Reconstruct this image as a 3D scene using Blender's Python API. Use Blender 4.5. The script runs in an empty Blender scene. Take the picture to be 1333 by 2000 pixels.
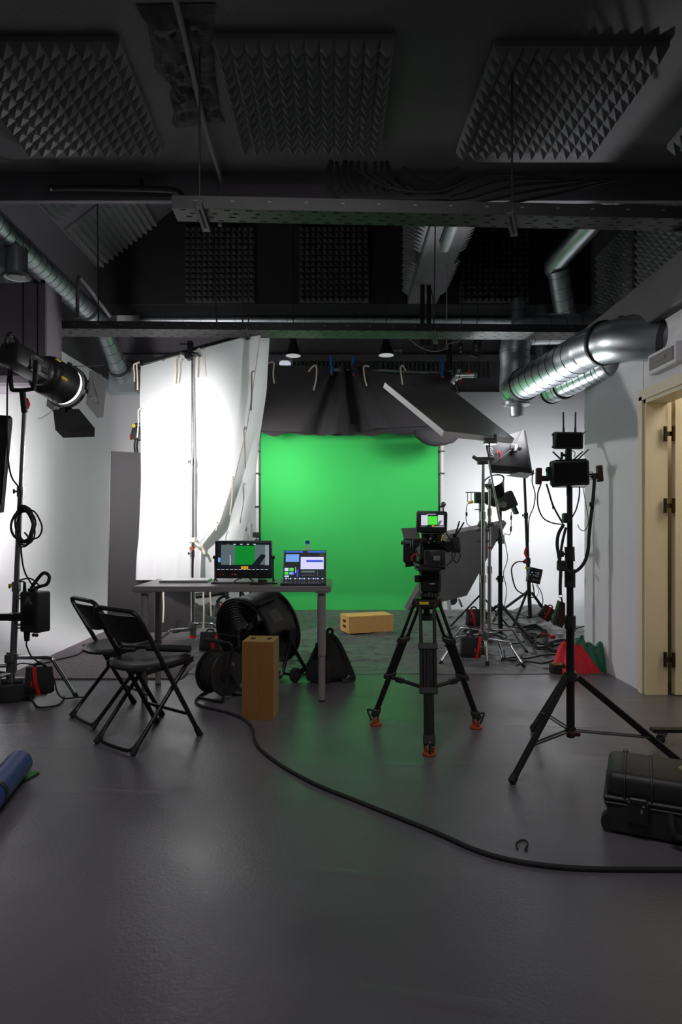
import bpy, bmesh, math, random
from mathutils import Vector, Matrix, noise as mn
random.seed(7)
S = bpy.context.scene
COL = S.collection
V = Vector
R = math.radians

# ------------------------------------------------------------------ camera
FPX, CX, HZ, CAMZ = 1240.0, 666.5, 1026.0, 1.15      # focal length in px, centre column, horizon row, lens height
cam = bpy.data.cameras.new('camera'); camo = bpy.data.objects.new('camera', cam); COL.objects.link(camo)
camo.location = (0, 0, CAMZ); camo.rotation_euler = (math.pi / 2, 0, 0)
cam.sensor_fit = 'VERTICAL'; cam.sensor_height = 36; cam.lens = FPX / 2000 * 36
cam.shift_y = (HZ - 1000) / 2000; cam.clip_start = 0.05; cam.clip_end = 60
S.camera = camo
# ------------------------------------------------------------------ world and light
w = bpy.data.worlds.new('world'); S.world = w; w.use_nodes = True
w.node_tree.nodes['Background'].inputs[0].default_value = (0.8, 0.82, 0.9, 1)
w.node_tree.nodes['Background'].inputs[1].default_value = 0.15
S.view_settings.view_transform = 'Standard'; S.view_settings.look = 'None'
S.view_settings.gamma = 1; S.view_settings.use_curve_mapping = False
S.view_settings.exposure = 0.12

def aim(o, d):
    o.rotation_euler = V(d).to_track_quat('-Z', 'Y').to_euler()
def spot(name, loc, target, power, angle, blend=0.3, size=0.05, color=(1, 1, 1)):
    l = bpy.data.lights.new(name, 'SPOT'); l.energy = power; l.spot_size = R(angle); l.spot_blend = blend
    l.shadow_soft_size = size; l.color = color
    o = bpy.data.objects.new(name, l); COL.objects.link(o); o.location = loc; aim(o, V(target) - V(loc)); return o
def area(name, loc, direction, power, sx, sy=None, color=(1, 1, 1), spread=180):
    l = bpy.data.lights.new(name, 'AREA'); l.energy = power; l.shape = 'RECTANGLE'; l.size = sx; l.size_y = sy or sx
    l.color = color; l.spread = R(spread)
    o = bpy.data.objects.new(name, l); COL.objects.link(o); o.location = loc; aim(o, direction); return o

# fresnel on the left stand, aimed at the silk
spot('fresnel_light', (-1.985, 4.69, 2.165), (-1.50, 6.15, 1.74), 330, 84, 1.0, 0.06, (1, 0.98, 0.97))
# head behind the silk, shooting across the set to the right
spot('rear_head_light', (-2.20, 7.45, 2.2), (1.7, 5.5, 1.45), 190, 84, 0.9, 0.07, (1, 0.99, 0.98))
# softbox beyond the left edge, thrown onto the left backdrop
area('left_softbox_light', (-2.68, 4.92, 1.5), (-0.16, 1, 0.05), 28, 0.4, 1.0, (1, 0.97, 0.98), 130)
# unseen fills added to light the green screen, no fixtures modelled
area('screen_fill_left', (-1.25, 7.5, 2.2), (0.62, 0.75, -0.42), 9, 0.5, 0.5, (1, 1, 1), 110)
area('screen_fill_right', (1.9, 7.0, 2.3), (-0.55, 0.75, -0.5), 14.5, 0.5, 0.5, (0.97, 0.98, 1), 110)
# open reflector head firing up into the poly board
spot('reflector_light', (1.49, 6.32, 1.66), (1.05, 5.85, 2.2), 140, 120, 0.5, 0.06, (0.95, 0.97, 1))
# softbox throwing onto the right-hand backdrop
area('softbox_light', (2.10, 7.5, 1.62), (0.36, 0.9, -0.18), 14, 0.45, 0.45, (0.97, 0.98, 1), 110)
# added room fill over and behind the camera, not actual lamps
area('room_fill', (-0.2, 1.3, 3.55), (0, 0.62, -1), 18, 1.6, 0.5, (1, 0.96, 0.98), 128)
area('room_fill_rear', (-0.2, -1.6, 3.4), (0, 0.5, -1), 5, 2.4, 0.5, (1, 0.96, 0.98), 120)
# corridor lamp beyond the door
area('corridor_light', (2.95, 3.6, 2.6), (0, 0.15, -1), 11, 0.8, 0.5, (1, 0.92, 0.76))

# ------------------------------------------------------------------ helpers
def P(x, y, d):                       # photo pixel at depth d -> world
    return V(((x - CX) * d / FPX, d, CAMZ - (y - HZ) * d / FPX))
def F(x, y, z=0.0):                   # photo pixel on the level z
    d = (CAMZ - z) * FPX / (y - HZ); return V(((x - CX) * d / FPX, d, z))
def c(r, g, b):
    f = lambda u: (u / 255 / 12.92) if u <= 10 else ((u / 255 + .055) / 1.055) ** 2.4
    return (f(r), f(g), f(b), 1)
MATS = {}
def mat(name, col, rough=0.5, metal=0.0, var=0.12, vs=6.0, bump=0.0, bs=80.0, emit=0.0, spec=0.5, coat=0.0, stretch=None, trans=0.0):
    m = bpy.data.materials.new(name); m.use_nodes = True; nt = m.node_tree; N = nt.nodes; L = nt.links
    b = N['Principled BSDF']
    b.inputs['Roughness'].default_value = rough; b.inputs['Metallic'].default_value = metal
    b.inputs['Specular IOR Level'].default_value = spec; b.inputs['Coat Weight'].default_value = coat
    if trans: b.inputs['Transmission Weight'].default_value = trans
    tc = N.new('ShaderNodeTexCoord'); mp = N.new('ShaderNodeMapping'); L.new(tc.outputs['Object'], mp.inputs[0])
    if stretch: mp.inputs['Scale'].default_value = stretch
    n = N.new('ShaderNodeTexNoise'); n.inputs['Scale'].default_value = vs; n.inputs['Detail'].default_value = 4
    L.new(mp.outputs[0], n.inputs['Vector'])
    mx = N.new('ShaderNodeMix'); mx.data_type = 'RGBA'
    mx.inputs[6].default_value = tuple(k * (1 - var) for k in col[:3]) + (1,)
    mx.inputs[7].default_value = tuple(min(1, k * (1 + var)) for k in col[:3]) + (1,)
    L.new(n.outputs[0], mx.inputs[0]); L.new(mx.outputs[2], b.inputs['Base Color'])
    if bump:
        n2 = N.new('ShaderNodeTexNoise'); n2.inputs['Scale'].default_value = bs; n2.inputs['Detail'].default_value = 3
        L.new(mp.outputs[0], n2.inputs['Vector'])
        bp = N.new('ShaderNodeBump'); bp.inputs['Strength'].default_value = bump; bp.inputs['Distance'].default_value = 0.01
        L.new(n2.outputs[0], bp.inputs['Height']); L.new(bp.outputs[0], b.inputs['Normal'])
    if emit:
        L.new(mx.outputs[2], b.inputs['Emission Color']); b.inputs['Emission Strength'].default_value = emit
    MATS[name] = m; return m
def emis(name, col, s=1.0):
    return mat(name, col, 0.4, 0, 0.03, 4, emit=s, spec=0.2)

class MB:
    def __init__(s): s.v = []; s.f = []; s.m = []; s.mi = 0
    def add(s, vs, fs):
        o = len(s.v); s.v += [V(q) for q in vs]; s.f += [[i + o for i in f] for f in fs]; s.m += [s.mi] * len(fs); return s
    def box(s, ce, size, rot=None, bev=0.0, seg=1):
        bm = bmesh.new(); bmesh.ops.create_cube(bm, size=1)
        for v in bm.verts: v.co = V((v.co.x * size[0], v.co.y * size[1], v.co.z * size[2]))
        if bev: bmesh.ops.bevel(bm, geom=bm.edges[:], offset=min(bev, min(size) * .49), segments=seg, affect='EDGES', profile=0.5)
        M = rot if rot is not None else Matrix.Identity(3)
        ce = V(ce); bm.verts.index_update()
        s.add([M @ v.co + ce for v in bm.verts], [[v.index for v in f.verts] for f in bm.faces]); bm.free(); return s
    def beam(s, p0, p1, wx, wz, up=(0, 0, 1), bev=0.0):     # box along p0->p1
        p0, p1 = V(p0), V(p1); d = p1 - p0
        return s.box((p0 + p1) / 2, (d.length, wx, wz), frame(d, up), bev)
    def cyl(s, p0, p1, r0, r1=None, n=12, caps=True):
        return s.sweep([V(p0), V(p1)], [r0, r0 if r1 is None else r1], n, caps)
    def sweep(s, pts, rr, n=8, caps=True, flat=1.0, closed=False):
        pts = [V(p) for p in pts]; k = len(pts)
        if not isinstance(rr, (list, tuple)): rr = [rr] * k
        vs = []; prev = None
        for i, p in enumerate(pts):
            if closed: t = pts[(i + 1) % k] - pts[i - 1]
            else: t = pts[min(i + 1, k - 1)] - pts[max(i - 1, 0)]
            if t.length < 1e-9: t = V((0, 0, 1))
            t.normalize()
            if prev is None:
                a = V((0, 0, 1)) if abs(t.z) < .9 else V((1, 0, 0)); prev = (a - t * a.dot(t)).normalized()
            else:
                q = prev - t * prev.dot(t); prev = q.normalized() if q.length > 1e-6 else prev
            b = t.cross(prev)
            for j in range(n):
                a = 2 * math.pi * (j + .5) / n
                vs.append(p + (prev * math.cos(a) + b * math.sin(a) * flat) * rr[i])
        fs = []
        for i in range(k if closed else k - 1):
            i2 = (i + 1) % k
            for j in range(n): fs.append([i * n + j, i * n + (j + 1) % n, i2 * n + (j + 1) % n, i2 * n + j])
        if caps and not closed: fs += [list(range(n))[::-1], [(k - 1) * n + j for j in range(n)]]
        return s.add(vs, fs)
    def tube(s, pts, r, n=8, sub=5, flat=1.0): return s.sweep(cr(pts, sub), r, n, True, flat)
    def ring(s, ce, ax, r, t, n=24, m=6):
        M = frame(ax); return s.sweep([V(ce) + M @ V((0, r * math.cos(2 * math.pi * i / n), r * math.sin(2 * math.pi * i / n))) for i in range(n)], t, m, closed=True)
    def lathe(s, prof, o, ax=(0, 0, 1), n=24, cap=True):    # prof (r, h)
        o = V(o); M = frame(ax); vs = []; fs = []
        for r, h in prof:
            for j in range(n):
                a = 2 * math.pi * j / n; vs.append(o + M @ V((h, r * math.cos(a), r * math.sin(a))))
        for i in range(len(prof) - 1):
            for j in range(n): fs.append([i * n + j, i * n + (j + 1) % n, (i + 1) * n + (j + 1) % n, (i + 1) * n + j])
        if cap: fs += [list(range(n))[::-1], [(len(prof) - 1) * n + j for j in range(n)]]
        return s.add(vs, fs)
    def ball(s, ce, r, n=12, sc=(1, 1, 1)):
        vs = []; fs = []; m = n // 2; ce = V(ce)
        for i in range(m + 1):
            th = math.pi * i / m
            for j in range(n):
                a = 2 * math.pi * j / n
                vs.append(ce + V((r * math.sin(th) * math.cos(a) * sc[0], r * math.sin(th) * math.sin(a) * sc[1], r * math.cos(th) * sc[2])))
        for i in range(m):
            for j in range(n): fs.append([i * n + j, (i + 1) * n + j, (i + 1) * n + (j + 1) % n, i * n + (j + 1) % n])
        return s.add(vs, fs)
    def slab(s, pts, off):                                   # polygon given thickness along off
        pts = [V(p) for p in pts]; off = V(off); n = len(pts)
        return s.add(pts + [p + off for p in pts], [list(range(n))[::-1], [n + i for i in range(n)]] + [[i, (i + 1) % n, n + (i + 1) % n, n + i] for i in range(n)])
    def grid(s, fn, nu, nv, thick=None):
        vs = [V(fn(i / nu, j / nv)) for j in range(nv + 1) for i in range(nu + 1)]; q = nu + 1
        fs = [[j * q + i, j * q + i + 1, (j + 1) * q + i + 1, (j + 1) * q + i] for j in range(nv) for i in range(nu)]
        if thick is not None:
            k = len(vs); t = V(thick); vs += [v + t for v in vs]; fs += [[a + k for a in f[::-1]] for f in fs]
            bd = [i for i in range(q)] + [j * q + nu for j in range(1, nv + 1)] + [nv * q + i for i in range(nu - 1, -1, -1)] + [j * q for j in range(nv - 1, 0, -1)]
            for a, b in zip(bd, bd[1:] + bd[:1]): fs.append([b, a, a + k, b + k])
        return s.add(vs, fs)
    def loft(s, secs, n=20, pw=3.0, rot=None, o=(0, 0, 0)):  # secs (cx, cy, z, rx, ry)
        M = rot or Matrix.Identity(3); o = V(o); vs = []; fs = []
        for cx, cy, z, rx, ry in secs:
            for j in range(n):
                a = 2 * math.pi * j / n; ca, sa = math.cos(a), math.sin(a)
                vs.append(o + M @ V((cx + rx * math.copysign(abs(ca) ** (2 / pw), ca), cy + ry * math.copysign(abs(sa) ** (2 / pw), sa), z)))
        for i in range(len(secs) - 1):
            for j in range(n): fs.append([i * n + j, i * n + (j + 1) % n, (i + 1) * n + (j + 1) % n, (i + 1) * n + j])
        fs += [list(range(n))[::-1], [(len(secs) - 1) * n + j for j in range(n)]]
        return s.add(vs, fs)
    def obj(s, name, m, parent=None, o=(0, 0, 0), ang=35, kind=None):
        me = bpy.data.meshes.new(name); o = V(o)
        me.from_pydata([v - o for v in s.v], [], s.f)
        ms = m if isinstance(m, (list, tuple)) else [m]
        for q in ms: me.materials.append(MATS[q])
        me.polygons.foreach_set('material_index', [min(i, len(ms) - 1) for i in s.m])
        me.polygons.foreach_set('use_smooth', [True] * len(me.polygons))
        bm = bmesh.new(); bm.from_mesh(me); bmesh.ops.recalc_face_normals(bm, faces=bm.faces[:]); bm.to_mesh(me); bm.free()
        me.set_sharp_from_angle(angle=R(ang)); me.update()
        ob = bpy.data.objects.new(name, me); COL.objects.link(ob)
        if parent: ob.parent = parent
        else: ob.location = o
        if kind: ob['kind'] = kind
        return ob
def frame(d, up=(0, 0, 1)):           # matrix whose X axis is d
    x = V(d).normalized(); u = V(up)
    if abs(x.dot(u)) > .98 * u.length: u = V((0, 1, 0))
    y = u.cross(x).normalized(); z = x.cross(y)
    return Matrix((x, y, z)).transposed()
def cr(pts, sub=5):
    pts = [V(p) for p in pts]
    if len(pts) < 3 or sub < 2: return pts
    q = [pts[0] * 2 - pts[1]] + pts + [pts[-1] * 2 - pts[-2]]; out = []
    for i in range(1, len(q) - 2):
        a, b, d, e = q[i - 1], q[i], q[i + 1], q[i + 2]
        for k in range(sub):
            t = k / sub; out.append(.5 * ((2 * b) + (d - a) * t + (2 * a - 5 * b + 4 * d - e) * t * t + (3 * b - a - 3 * d + e) * t ** 3))
    return out + [pts[-1]]
def rz(a): return Matrix.Rotation(R(a), 3, 'Z')
SPLIT = {'cable', 'cord', 'button', 'indicator_button', 'clip', 'antenna', 'foot_knob', 'latch_pin', 'cage_bar', 'brace', 'side_knob', 'lid_hinge', 'spring_rod', 'cage_clamp', 'grip_arm', 'left_strap'}
def islands(mb):                      # one MB for each separate piece
    par = list(range(len(mb.v)))
    def fnd(i):
        while par[i] != i: par[i] = par[par[i]]; i = par[i]
        return i
    for f in mb.f:
        for i in f[1:]: par[fnd(i)] = fnd(f[0])
    out = {}
    for f, m in zip(mb.f, mb.m):
        k, mp = out.setdefault(fnd(f[0]), (MB(), {})); g = []
        for i in f:
            if i not in mp: mp[i] = len(k.v); k.v.append(mb.v[i])
            g.append(mp[i])
        k.f.append(g); k.m.append(m)
    return [k for k, _ in out.values()]
class T:
    def __init__(s, name, label, cat, loc, group=None):
        s.o = bpy.data.objects.new(name, None); COL.objects.link(s.o); s.l = V(loc); s.o.location = s.l
        s.o.empty_display_size = .05
        s.o['label'] = label; s.o['category'] = cat
        if group: s.o['group'] = group
    def p(s, name, mb, m, parent=None, label=None, ang=35, kind=None):
        if name in SPLIT:
            obs = [k.obj(name, m, parent or s.o, s.l, ang, kind) for k in islands(mb)]
            if label:
                for k in obs: k['label'] = label
            return obs[0]
        ob = mb.obj(name, m, parent or s.o, s.l, ang, kind)
        if label: ob['label'] = label
        return ob
def solo(name, label, cat, mb, m, loc=(0, 0, 0), group=None, ang=35, kind=None):
    ob = mb.obj(name, m, None, loc, ang, kind); ob['label'] = label; ob['category'] = cat
    if group: ob['group'] = group
    return ob
def struct(name, mb, m, ang=35, parent=None):
    ob = mb.obj(name, m, parent, (0, 0, 0), ang)
    if not parent: ob['kind'] = 'structure'
    return ob
def dup(root, loc, rzv=None, label=None):
    r = root.copy(); COL.objects.link(r); r.location = loc
    if rzv is not None: r.rotation_euler = (0, 0, rzv)
    if label: r['label'] = label
    for ch in list(root.children):
        k = ch.copy(); COL.objects.link(k); k.parent = r
        for g in ch.children:
            d = g.copy(); COL.objects.link(d); d.parent = k
    return r
def text(mb, body, size, o, xd, yd, depth=0.0006):
    cu = bpy.data.curves.new('t', 'FONT'); cu.body = body; cu.size = size; cu.extrude = depth; cu.align_x = 'CENTER'; cu.align_y = 'CENTER'
    cu.resolution_u = 2
    ob = bpy.data.objects.new('t', cu); COL.objects.link(ob)
    me = bpy.data.meshes.new_from_object(ob.evaluated_get(bpy.context.evaluated_depsgraph_get()))
    xd, yd = V(xd).normalized(), V(yd).normalized(); zd = xd.cross(yd)
    mb.add([V(o) + xd * v.co.x + yd * v.co.y + zd * v.co.z for v in me.vertices], [list(p.vertices) for p in me.polygons])
    bpy.data.objects.remove(ob); bpy.data.curves.remove(cu); bpy.data.meshes.remove(me); return mb
def fold(x, y, k=0): return mn.noise(V((x, y, k)))

# ------------------------------------------------------------------ materials
mat('white_paint', c(222, 222, 224), 0.6, 0, .02, 3, .03, 60)
mat('partition_paint', c(222, 221, 224), 0.6, 0, .03, 2, .05, 60)
mat('black_paint', c(88, 86, 88), 0.75, 0, .2, 2.5, .25, 40)
mat('soffit_paint', c(112, 108, 113), 0.7, 0, .18, 2.5, .2, 40)
mat('black_paint_shaded', c(34, 33, 35), 0.8, 0, .2, 2.5, .2, 40)  # copy of the ceiling black, darkened for the dim rear bay
mat('foam_shaded', c(60, 60, 62), 0.9, 0, .1, 30, .2, 300)  # same foam as the ceiling panels, shade at the rear put into the colour
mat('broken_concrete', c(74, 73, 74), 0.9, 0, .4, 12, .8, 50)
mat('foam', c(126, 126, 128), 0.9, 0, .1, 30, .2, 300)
mat('tray_steel', c(62, 62, 62), 0.55, .4, .2, 8, .1, 60)
mat('slot_black', c(8, 8, 8), 0.9)
mat('galvanised', c(190, 196, 200), 0.37, 1.0, .16, 5, .06, 14)
mat('black_plastic', c(38, 38, 39), 0.42, 0, .15, 20)
mat('black_metal', c(34, 34, 35), 0.38, .3, .15, 20)
mat('grey_metal', c(120, 120, 122), 0.35, .8, .15, 20)
mat('chrome', c(190, 190, 192), 0.16, 1.0, .08, 8)
mat('rubber', c(33, 33, 33), 0.8, 0, .2, 20)
mat('bag_fabric', c(42, 41, 43), 0.9, 0, .25, 40, .4, 150)
mat('drape_fabric', c(48, 45, 47), 0.85, 0, .12, 60, .2, 250)
mat('green_fabric', c(58, 198, 92), 0.85, 0, .02, 2, .05, 100)
mat('polystyrene', c(232, 232, 234), 0.8, 0, .05, 60, .5, 120)
mat('board_black', c(122, 122, 118), 0.36, 0, .06, 5)
mat('board_grey', c(172, 171, 173), 0.7, 0, .04, 5)
mat('flat_grey', c(44, 42, 44), 0.9, 0, .1, 60, .2, 200)
mat('birch', c(236, 184, 110), 0.55, 0, .14, 9, .06, 40, stretch=(1, 6, 6))
mat('oak', c(136, 92, 44), 0.6, 0, .22, 10, .1, 40, stretch=(14, 8, 1))
mat('oak_edge', c(180, 144, 88), 0.6, 0, .12, 14, .1, 60)
mat('hole_dark', c(60, 28, 14), 0.9)
mat('felt', c(122, 114, 118), 0.98, 0, .45, 45, .8, 140)
mat('plastic_sheet', c(104, 104, 105), 0.4, 0, .12, 5, .25, 22)
mat('red_strap', c(214, 20, 28), 0.7, 0, .1, 40)
mat('red_cloth', c(214, 30, 44), 0.7, 0, .1, 8, .1, 90)
mat('green_cloth', c(22, 104, 76), 0.5, 0, .1, 8, .1, 60)
mat('blue_vinyl', c(44, 70, 140), 0.4, 0, .1, 5, .05, 60)
mat('green_vinyl', c(10, 120, 40), 0.55, 0, .06, 5)
mat('door_cream', c(228, 216, 188), 0.5, 0, .03, 4)
mat('hinge_bronze', c(70, 58, 44), 0.4, .7)
mat('table_top', c(128, 125, 126), 0.4, 0, .05, 8)
mat('table_edge', c(92, 88, 88), 0.5, 0, .05, 8)
mat('table_leg', c(148, 144, 142), 0.4, .3, .05, 8)
mat('silver', c(205, 205, 208), 0.35, .8, .03, 8)
mat('cotton_tie', c(214, 204, 188), 0.9, 0, .08, 60)
mat('clip_blue', c(10, 96, 200), 0.45)
mat('orange_plastic', c(150, 52, 28), 0.5, 0, .1, 20)
mat('yellow_tape', c(206, 186, 24), 0.6)
mat('label_grey', c(120, 118, 116), 0.6, 0, .15, 60)
mat('door_black', c(60, 58, 60), 0.6)
emis('reflector_lit', c(238, 240, 252), 1.0)
mat('fan_black', c(54, 54, 56), 0.34, 0, .12, 20)
mat('print_grey', c(150, 150, 152), 0.6)
mat('print_dark', c(88, 84, 86), 0.6)
mat('sticker', c(150, 152, 70), 0.6)
mat('case_plastic', c(44, 43, 44), 0.5, 0, .1, 30, .12, 160)
mat('white_plastic', c(226, 226, 226), 0.45, 0, .03, 5)
mat('dark_wood', c(52, 30, 26), 0.5, 0, .2, 20)
mat('reflector_white', c(235, 236, 240), 0.4)
emis('lamp_glow', c(255, 244, 246), 3.0)
emis('lamp_soft', c(226, 228, 244), 0.55)
emis('pale_emission', c(235, 235, 235), 0.35)  # pendants are off; weak emission makes their undersides pale
emis('screen_green', c(14, 122, 40), .9); emis('screen_green_bright', c(70, 206, 60), .9); emis('screen_dark', c(18, 24, 30), .8)
emis('screen_grey', c(84, 100, 104), .8); emis('screen_light', c(190, 192, 204), .9); emis('screen_blue', c(40, 100, 210), .9)
emis('screen_sky', c(104, 150, 216), .9); emis('screen_violet', c(196, 198, 228), .9); emis('screen_wood', c(190, 140, 40), .8)
emis('screen_navy', c(44, 66, 190), .9); emis('screen_orange', c(220, 90, 30), .9)
mat('glossy_black', c(10, 10, 11), 0.15)
mat('clear_plastic', (0.9, 0.95, 0.9, 1), 0.08, 0, .02, 4, trans=1.0)
nt = MATS['clear_plastic'].node_tree; ms_ = nt.nodes.new('ShaderNodeMixShader'); ms_.inputs[0].default_value = .72; tp_ = nt.nodes.new('ShaderNodeBsdfTransparent'); tp_.inputs[0].default_value = (.97, 1, .98, 1)
nt.nodes['Principled BSDF'].inputs['Transmission Weight'].default_value = 0
nt.links.new(nt.nodes['Principled BSDF'].outputs[0], ms_.inputs[1]); nt.links.new(tp_.outputs[0], ms_.inputs[2]); nt.links.new(ms_.outputs[0], nt.nodes['Material Output'].inputs[0])
# silk: cloth that passes part of the light
m = mat('silk', c(228, 228, 230), 0.85, 0, .02, 4, .05, 90); nt = m.node_tree
tr = nt.nodes.new('ShaderNodeBsdfTranslucent'); tr.inputs[0].default_value = (.8, .8, .82, 1)
ms_ = nt.nodes.new('ShaderNodeMixShader'); ms_.inputs[0].default_value = .38
nt.links.new(nt.nodes['Principled BSDF'].outputs[0], ms_.inputs[1]); nt.links.new(tr.outputs[0], ms_.inputs[2])
nt.links.new(ms_.outputs[0], nt.nodes['Material Output'].inputs[0])
# painted floor with trowel marks
m = bpy.data.materials.new('floor_paint'); MATS['floor_paint'] = m; m.use_nodes = True; nt = m.node_tree; N = nt.nodes; L = nt.links; b = N['Principled BSDF']
tc = N.new('ShaderNodeTexCoord')
def nz(sc, det=4, dist=0.0):
    n = N.new('ShaderNodeTexNoise'); n.inputs['Scale'].default_value = sc; n.inputs['Detail'].default_value = det; n.inputs['Distortion'].default_value = dist
    L.new(tc.outputs['Object'], n.inputs['Vector']); return n
def ramp(src, a, b_, ca, cb):
    r = N.new('ShaderNodeValToRGB'); r.color_ramp.elements[0].position = a; r.color_ramp.elements[1].position = b_
    r.color_ramp.elements[0].color = ca; r.color_ramp.elements[1].color = cb; L.new(src, r.inputs[0]); return r
n1 = nz(1.3, 5, .4); r1 = ramp(n1.outputs[0], .3, .7, c(84, 82, 87), c(104, 101, 106)); L.new(r1.outputs[0], b.inputs['Base Color'])
n2 = nz(3.2, 6, .6); r2 = ramp(n2.outputs[0], .3, .75, (.28,) * 3 + (1,), (.40,) * 3 + (1,)); L.new(r2.outputs[0], b.inputs['Roughness'])
b.inputs['Specular IOR Level'].default_value = .85
n3 = nz(80, 4, .3)
wv = N.new('ShaderNodeTexWave'); wv.wave_type = 'RINGS'; wv.inputs['Scale'].default_value = .55; wv.inputs['Distortion'].default_value = 9; wv.inputs['Detail'].default_value = 1; wv.inputs['Detail Scale'].default_value = .5
L.new(tc.outputs['Object'], wv.inputs['Vector'])
rw = ramp(wv.outputs[0], .97, 1.0, (0, 0, 0, 1), (1, 1, 1, 1))
n4 = nz(.9, 3); r4 = ramp(n4.outputs[0], .5, .62, (0, 0, 0, 1), (1, 1, 1, 1))
mu = N.new('ShaderNodeMath'); mu.operation = 'MULTIPLY'; L.new(rw.outputs[0], mu.inputs[0]); L.new(r4.outputs[0], mu.inputs[1])
m3 = N.new('ShaderNodeMath'); m3.operation = 'MULTIPLY'; m3.inputs[1].default_value = 2.5; L.new(mu.outputs[0], m3.inputs[0])
ad = N.new('ShaderNodeMath'); ad.operation = 'ADD'; L.new(m3.outputs[0], ad.inputs[0]); L.new(n3.outputs[0], ad.inputs[1])
bp = N.new('ShaderNodeBump'); bp.inputs['Strength'].default_value = .2; bp.inputs['Distance'].default_value = .005
L.new(ad.outputs[0], bp.inputs['Height']); L.new(bp.outputs[0], b.inputs['Normal'])

# ================================================================== the room
XL, XR, YB = -3.3, 3.4, 9.4
struct('floor', MB().box((0, 3.2, -.05), (9, 13, .1)), 'floor_paint')
# white backdrop: swept wall with rounded corners and a coved foot
pl = []
for y in (4.95, 6, 7, 8, 8.6): pl.append((V((-3.1, y, 0)), V((1, 0, 0))))
for k in range(1, 9):
    a = math.pi - k * math.pi / 16; q = V((-2.5, 8.6, 0)); n = V((math.cos(a), math.sin(a), 0)); pl.append((q + n * .6, -n))
for x in (-1.5, 0, 1.5, 2.65): pl.append((V((x, 9.2, 0)), V((0, -1, 0))))
for k in range(1, 9):
    a = math.pi / 2 - k * math.pi / 16; q = V((2.65, 8.6, 0)); n = V((math.cos(a), math.sin(a), 0)); pl.append((q + n * .6, -n))
for y in (7.5, 6.5, 5.42): pl.append((V((3.25, y, 0)), V((1, 0, 0)) * -1))
prof = [(.55 - math.sqrt(max(0, .55 ** 2 - (.55 - z) ** 2)), z) for z in [.55 * (1 - math.cos(k * math.pi / 16)) for k in range(9)]] + [(0, 1.2), (0, 2), (0, 3.08), (-.12, 3.08)]
mb = MB(); vs = [p + n * ins + V((0, 0, z + .002)) for p, n in pl for ins, z in prof]; q = len(prof)
mb.add(vs, [[i * q + j, (i + 1) * q + j, (i + 1) * q + j + 1, i * q + j + 1] for i in range(len(pl) - 1) for j in range(q - 1)])
struct('wall_backdrop', mb, 'white_paint', 50)
mb = MB(); mb.box((0.05, 9.55, 2.8), (7, .3, 5.6)); struct('wall_back', mb, 'soffit_paint')
struct('trim_1', MB().box((0.05, 9.33, 3.6), (6.7, .14, .09), bev=.005), 'soffit_paint')       # ledge along the back wall
struct('trim_2', MB().box((0.05, 9.37, 4.2), (6.7, .06, .32)), 'white_paint')                  # pale band high on the back wall
struct('wall_left', MB().box((XL - .1, 3.3, 2.8), (.2, 12.6, 5.6)), 'soffit_paint')
struct('wall_right', MB().box((XR + .1, 3.3, 2.8), (.2, 12.6, 5.6)), 'black_paint')
struct('wall_front', MB().box((0.05, -3.1, 2), (7, .2, 4)), 'partition_paint')
struct('ceiling', MB().box((0.05, .9, 3.9), (6.7, 7.8, .2)), 'black_paint')
struct('trim_3', MB().box((0.05, 4.815, 4.7), (6.7, .05, 2.2), bev=.004), 'soffit_paint')        # cross beam
struct('trim_4', MB().box((0.05, 8.83, 4.92), (6.7, .44, 1.56), bev=.01), 'black_paint_shaded')       # rear downstand beam
struct('trim_5', MB().box((1.1, 6.84, 4.9), (.4, 3.54, 1.5), bev=.01), 'soffit_paint')          # girder running into depth
struct('ceiling_slope', MB().slab([(XL, 5.07, 4.64), (-1.9, 5.07, 5.72), (-1.9, 8.62, 5.72), (XL, 8.62, 4.64)], (-.06, 0, .08)), 'soffit_paint')
struct('ceiling_rear', MB().box((0.75, 7.2, 5.75), (5.4, 4.4, .1)), 'black_paint_shaded')
struct('trim_6', MB().box((-2.86, 5.38, 2.72), (.86, .3, .86), bev=.01).box((-2.86, 5.2, 2.34), (.86, .06, .06)), 'soffit_paint')   # black soffit left
so = bpy.data.objects['trim_6']
for x in (-2.98, -2.9, -2.62, -2.5): struct('board_joint', MB().box((x, 5.229, 2.75), (.008, .006, .8)), 'slot_black', parent=so)
# concrete breakout in the ceiling
def ceil(x, y, z=3.8): d = (z - CAMZ) * FPX / (HZ - y); return V(((x - CX) * d / FPX, d, z))
lft = cr([ceil(262, 8), ceil(292, 60), ceil(306, 130), ceil(335, 165), ceil(332, 205), ceil(345, 250)], 6)
rgt = cr([ceil(420, 5), ceil(418, 60), ceil(416, 120), ceil(424, 160), ceil(430, 200), ceil(438, 238)], 6)
def br(u, v):
    k = v * (len(lft) - 1); i = min(int(k), len(lft) - 2); t = k - i
    p = lft[i].lerp(lft[i + 1], t).lerp(rgt[i].lerp(rgt[i + 1], t), u)
    e = min(1, min(u, 1 - u, v, 1 - v) * 8)
    p.x += .03 * fold(p.x * 9, p.y * 9, 3) * (1 - e)
    p.z -= .004 + e * (.03 + .06 * abs(fold(p.x * 7, p.y * 5)) + .035 * fold(p.x * 22, p.y * 18)); return p
struct('ceiling_breakout', MB().grid(br, 26, 44), 'broken_concrete', 25)
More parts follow.
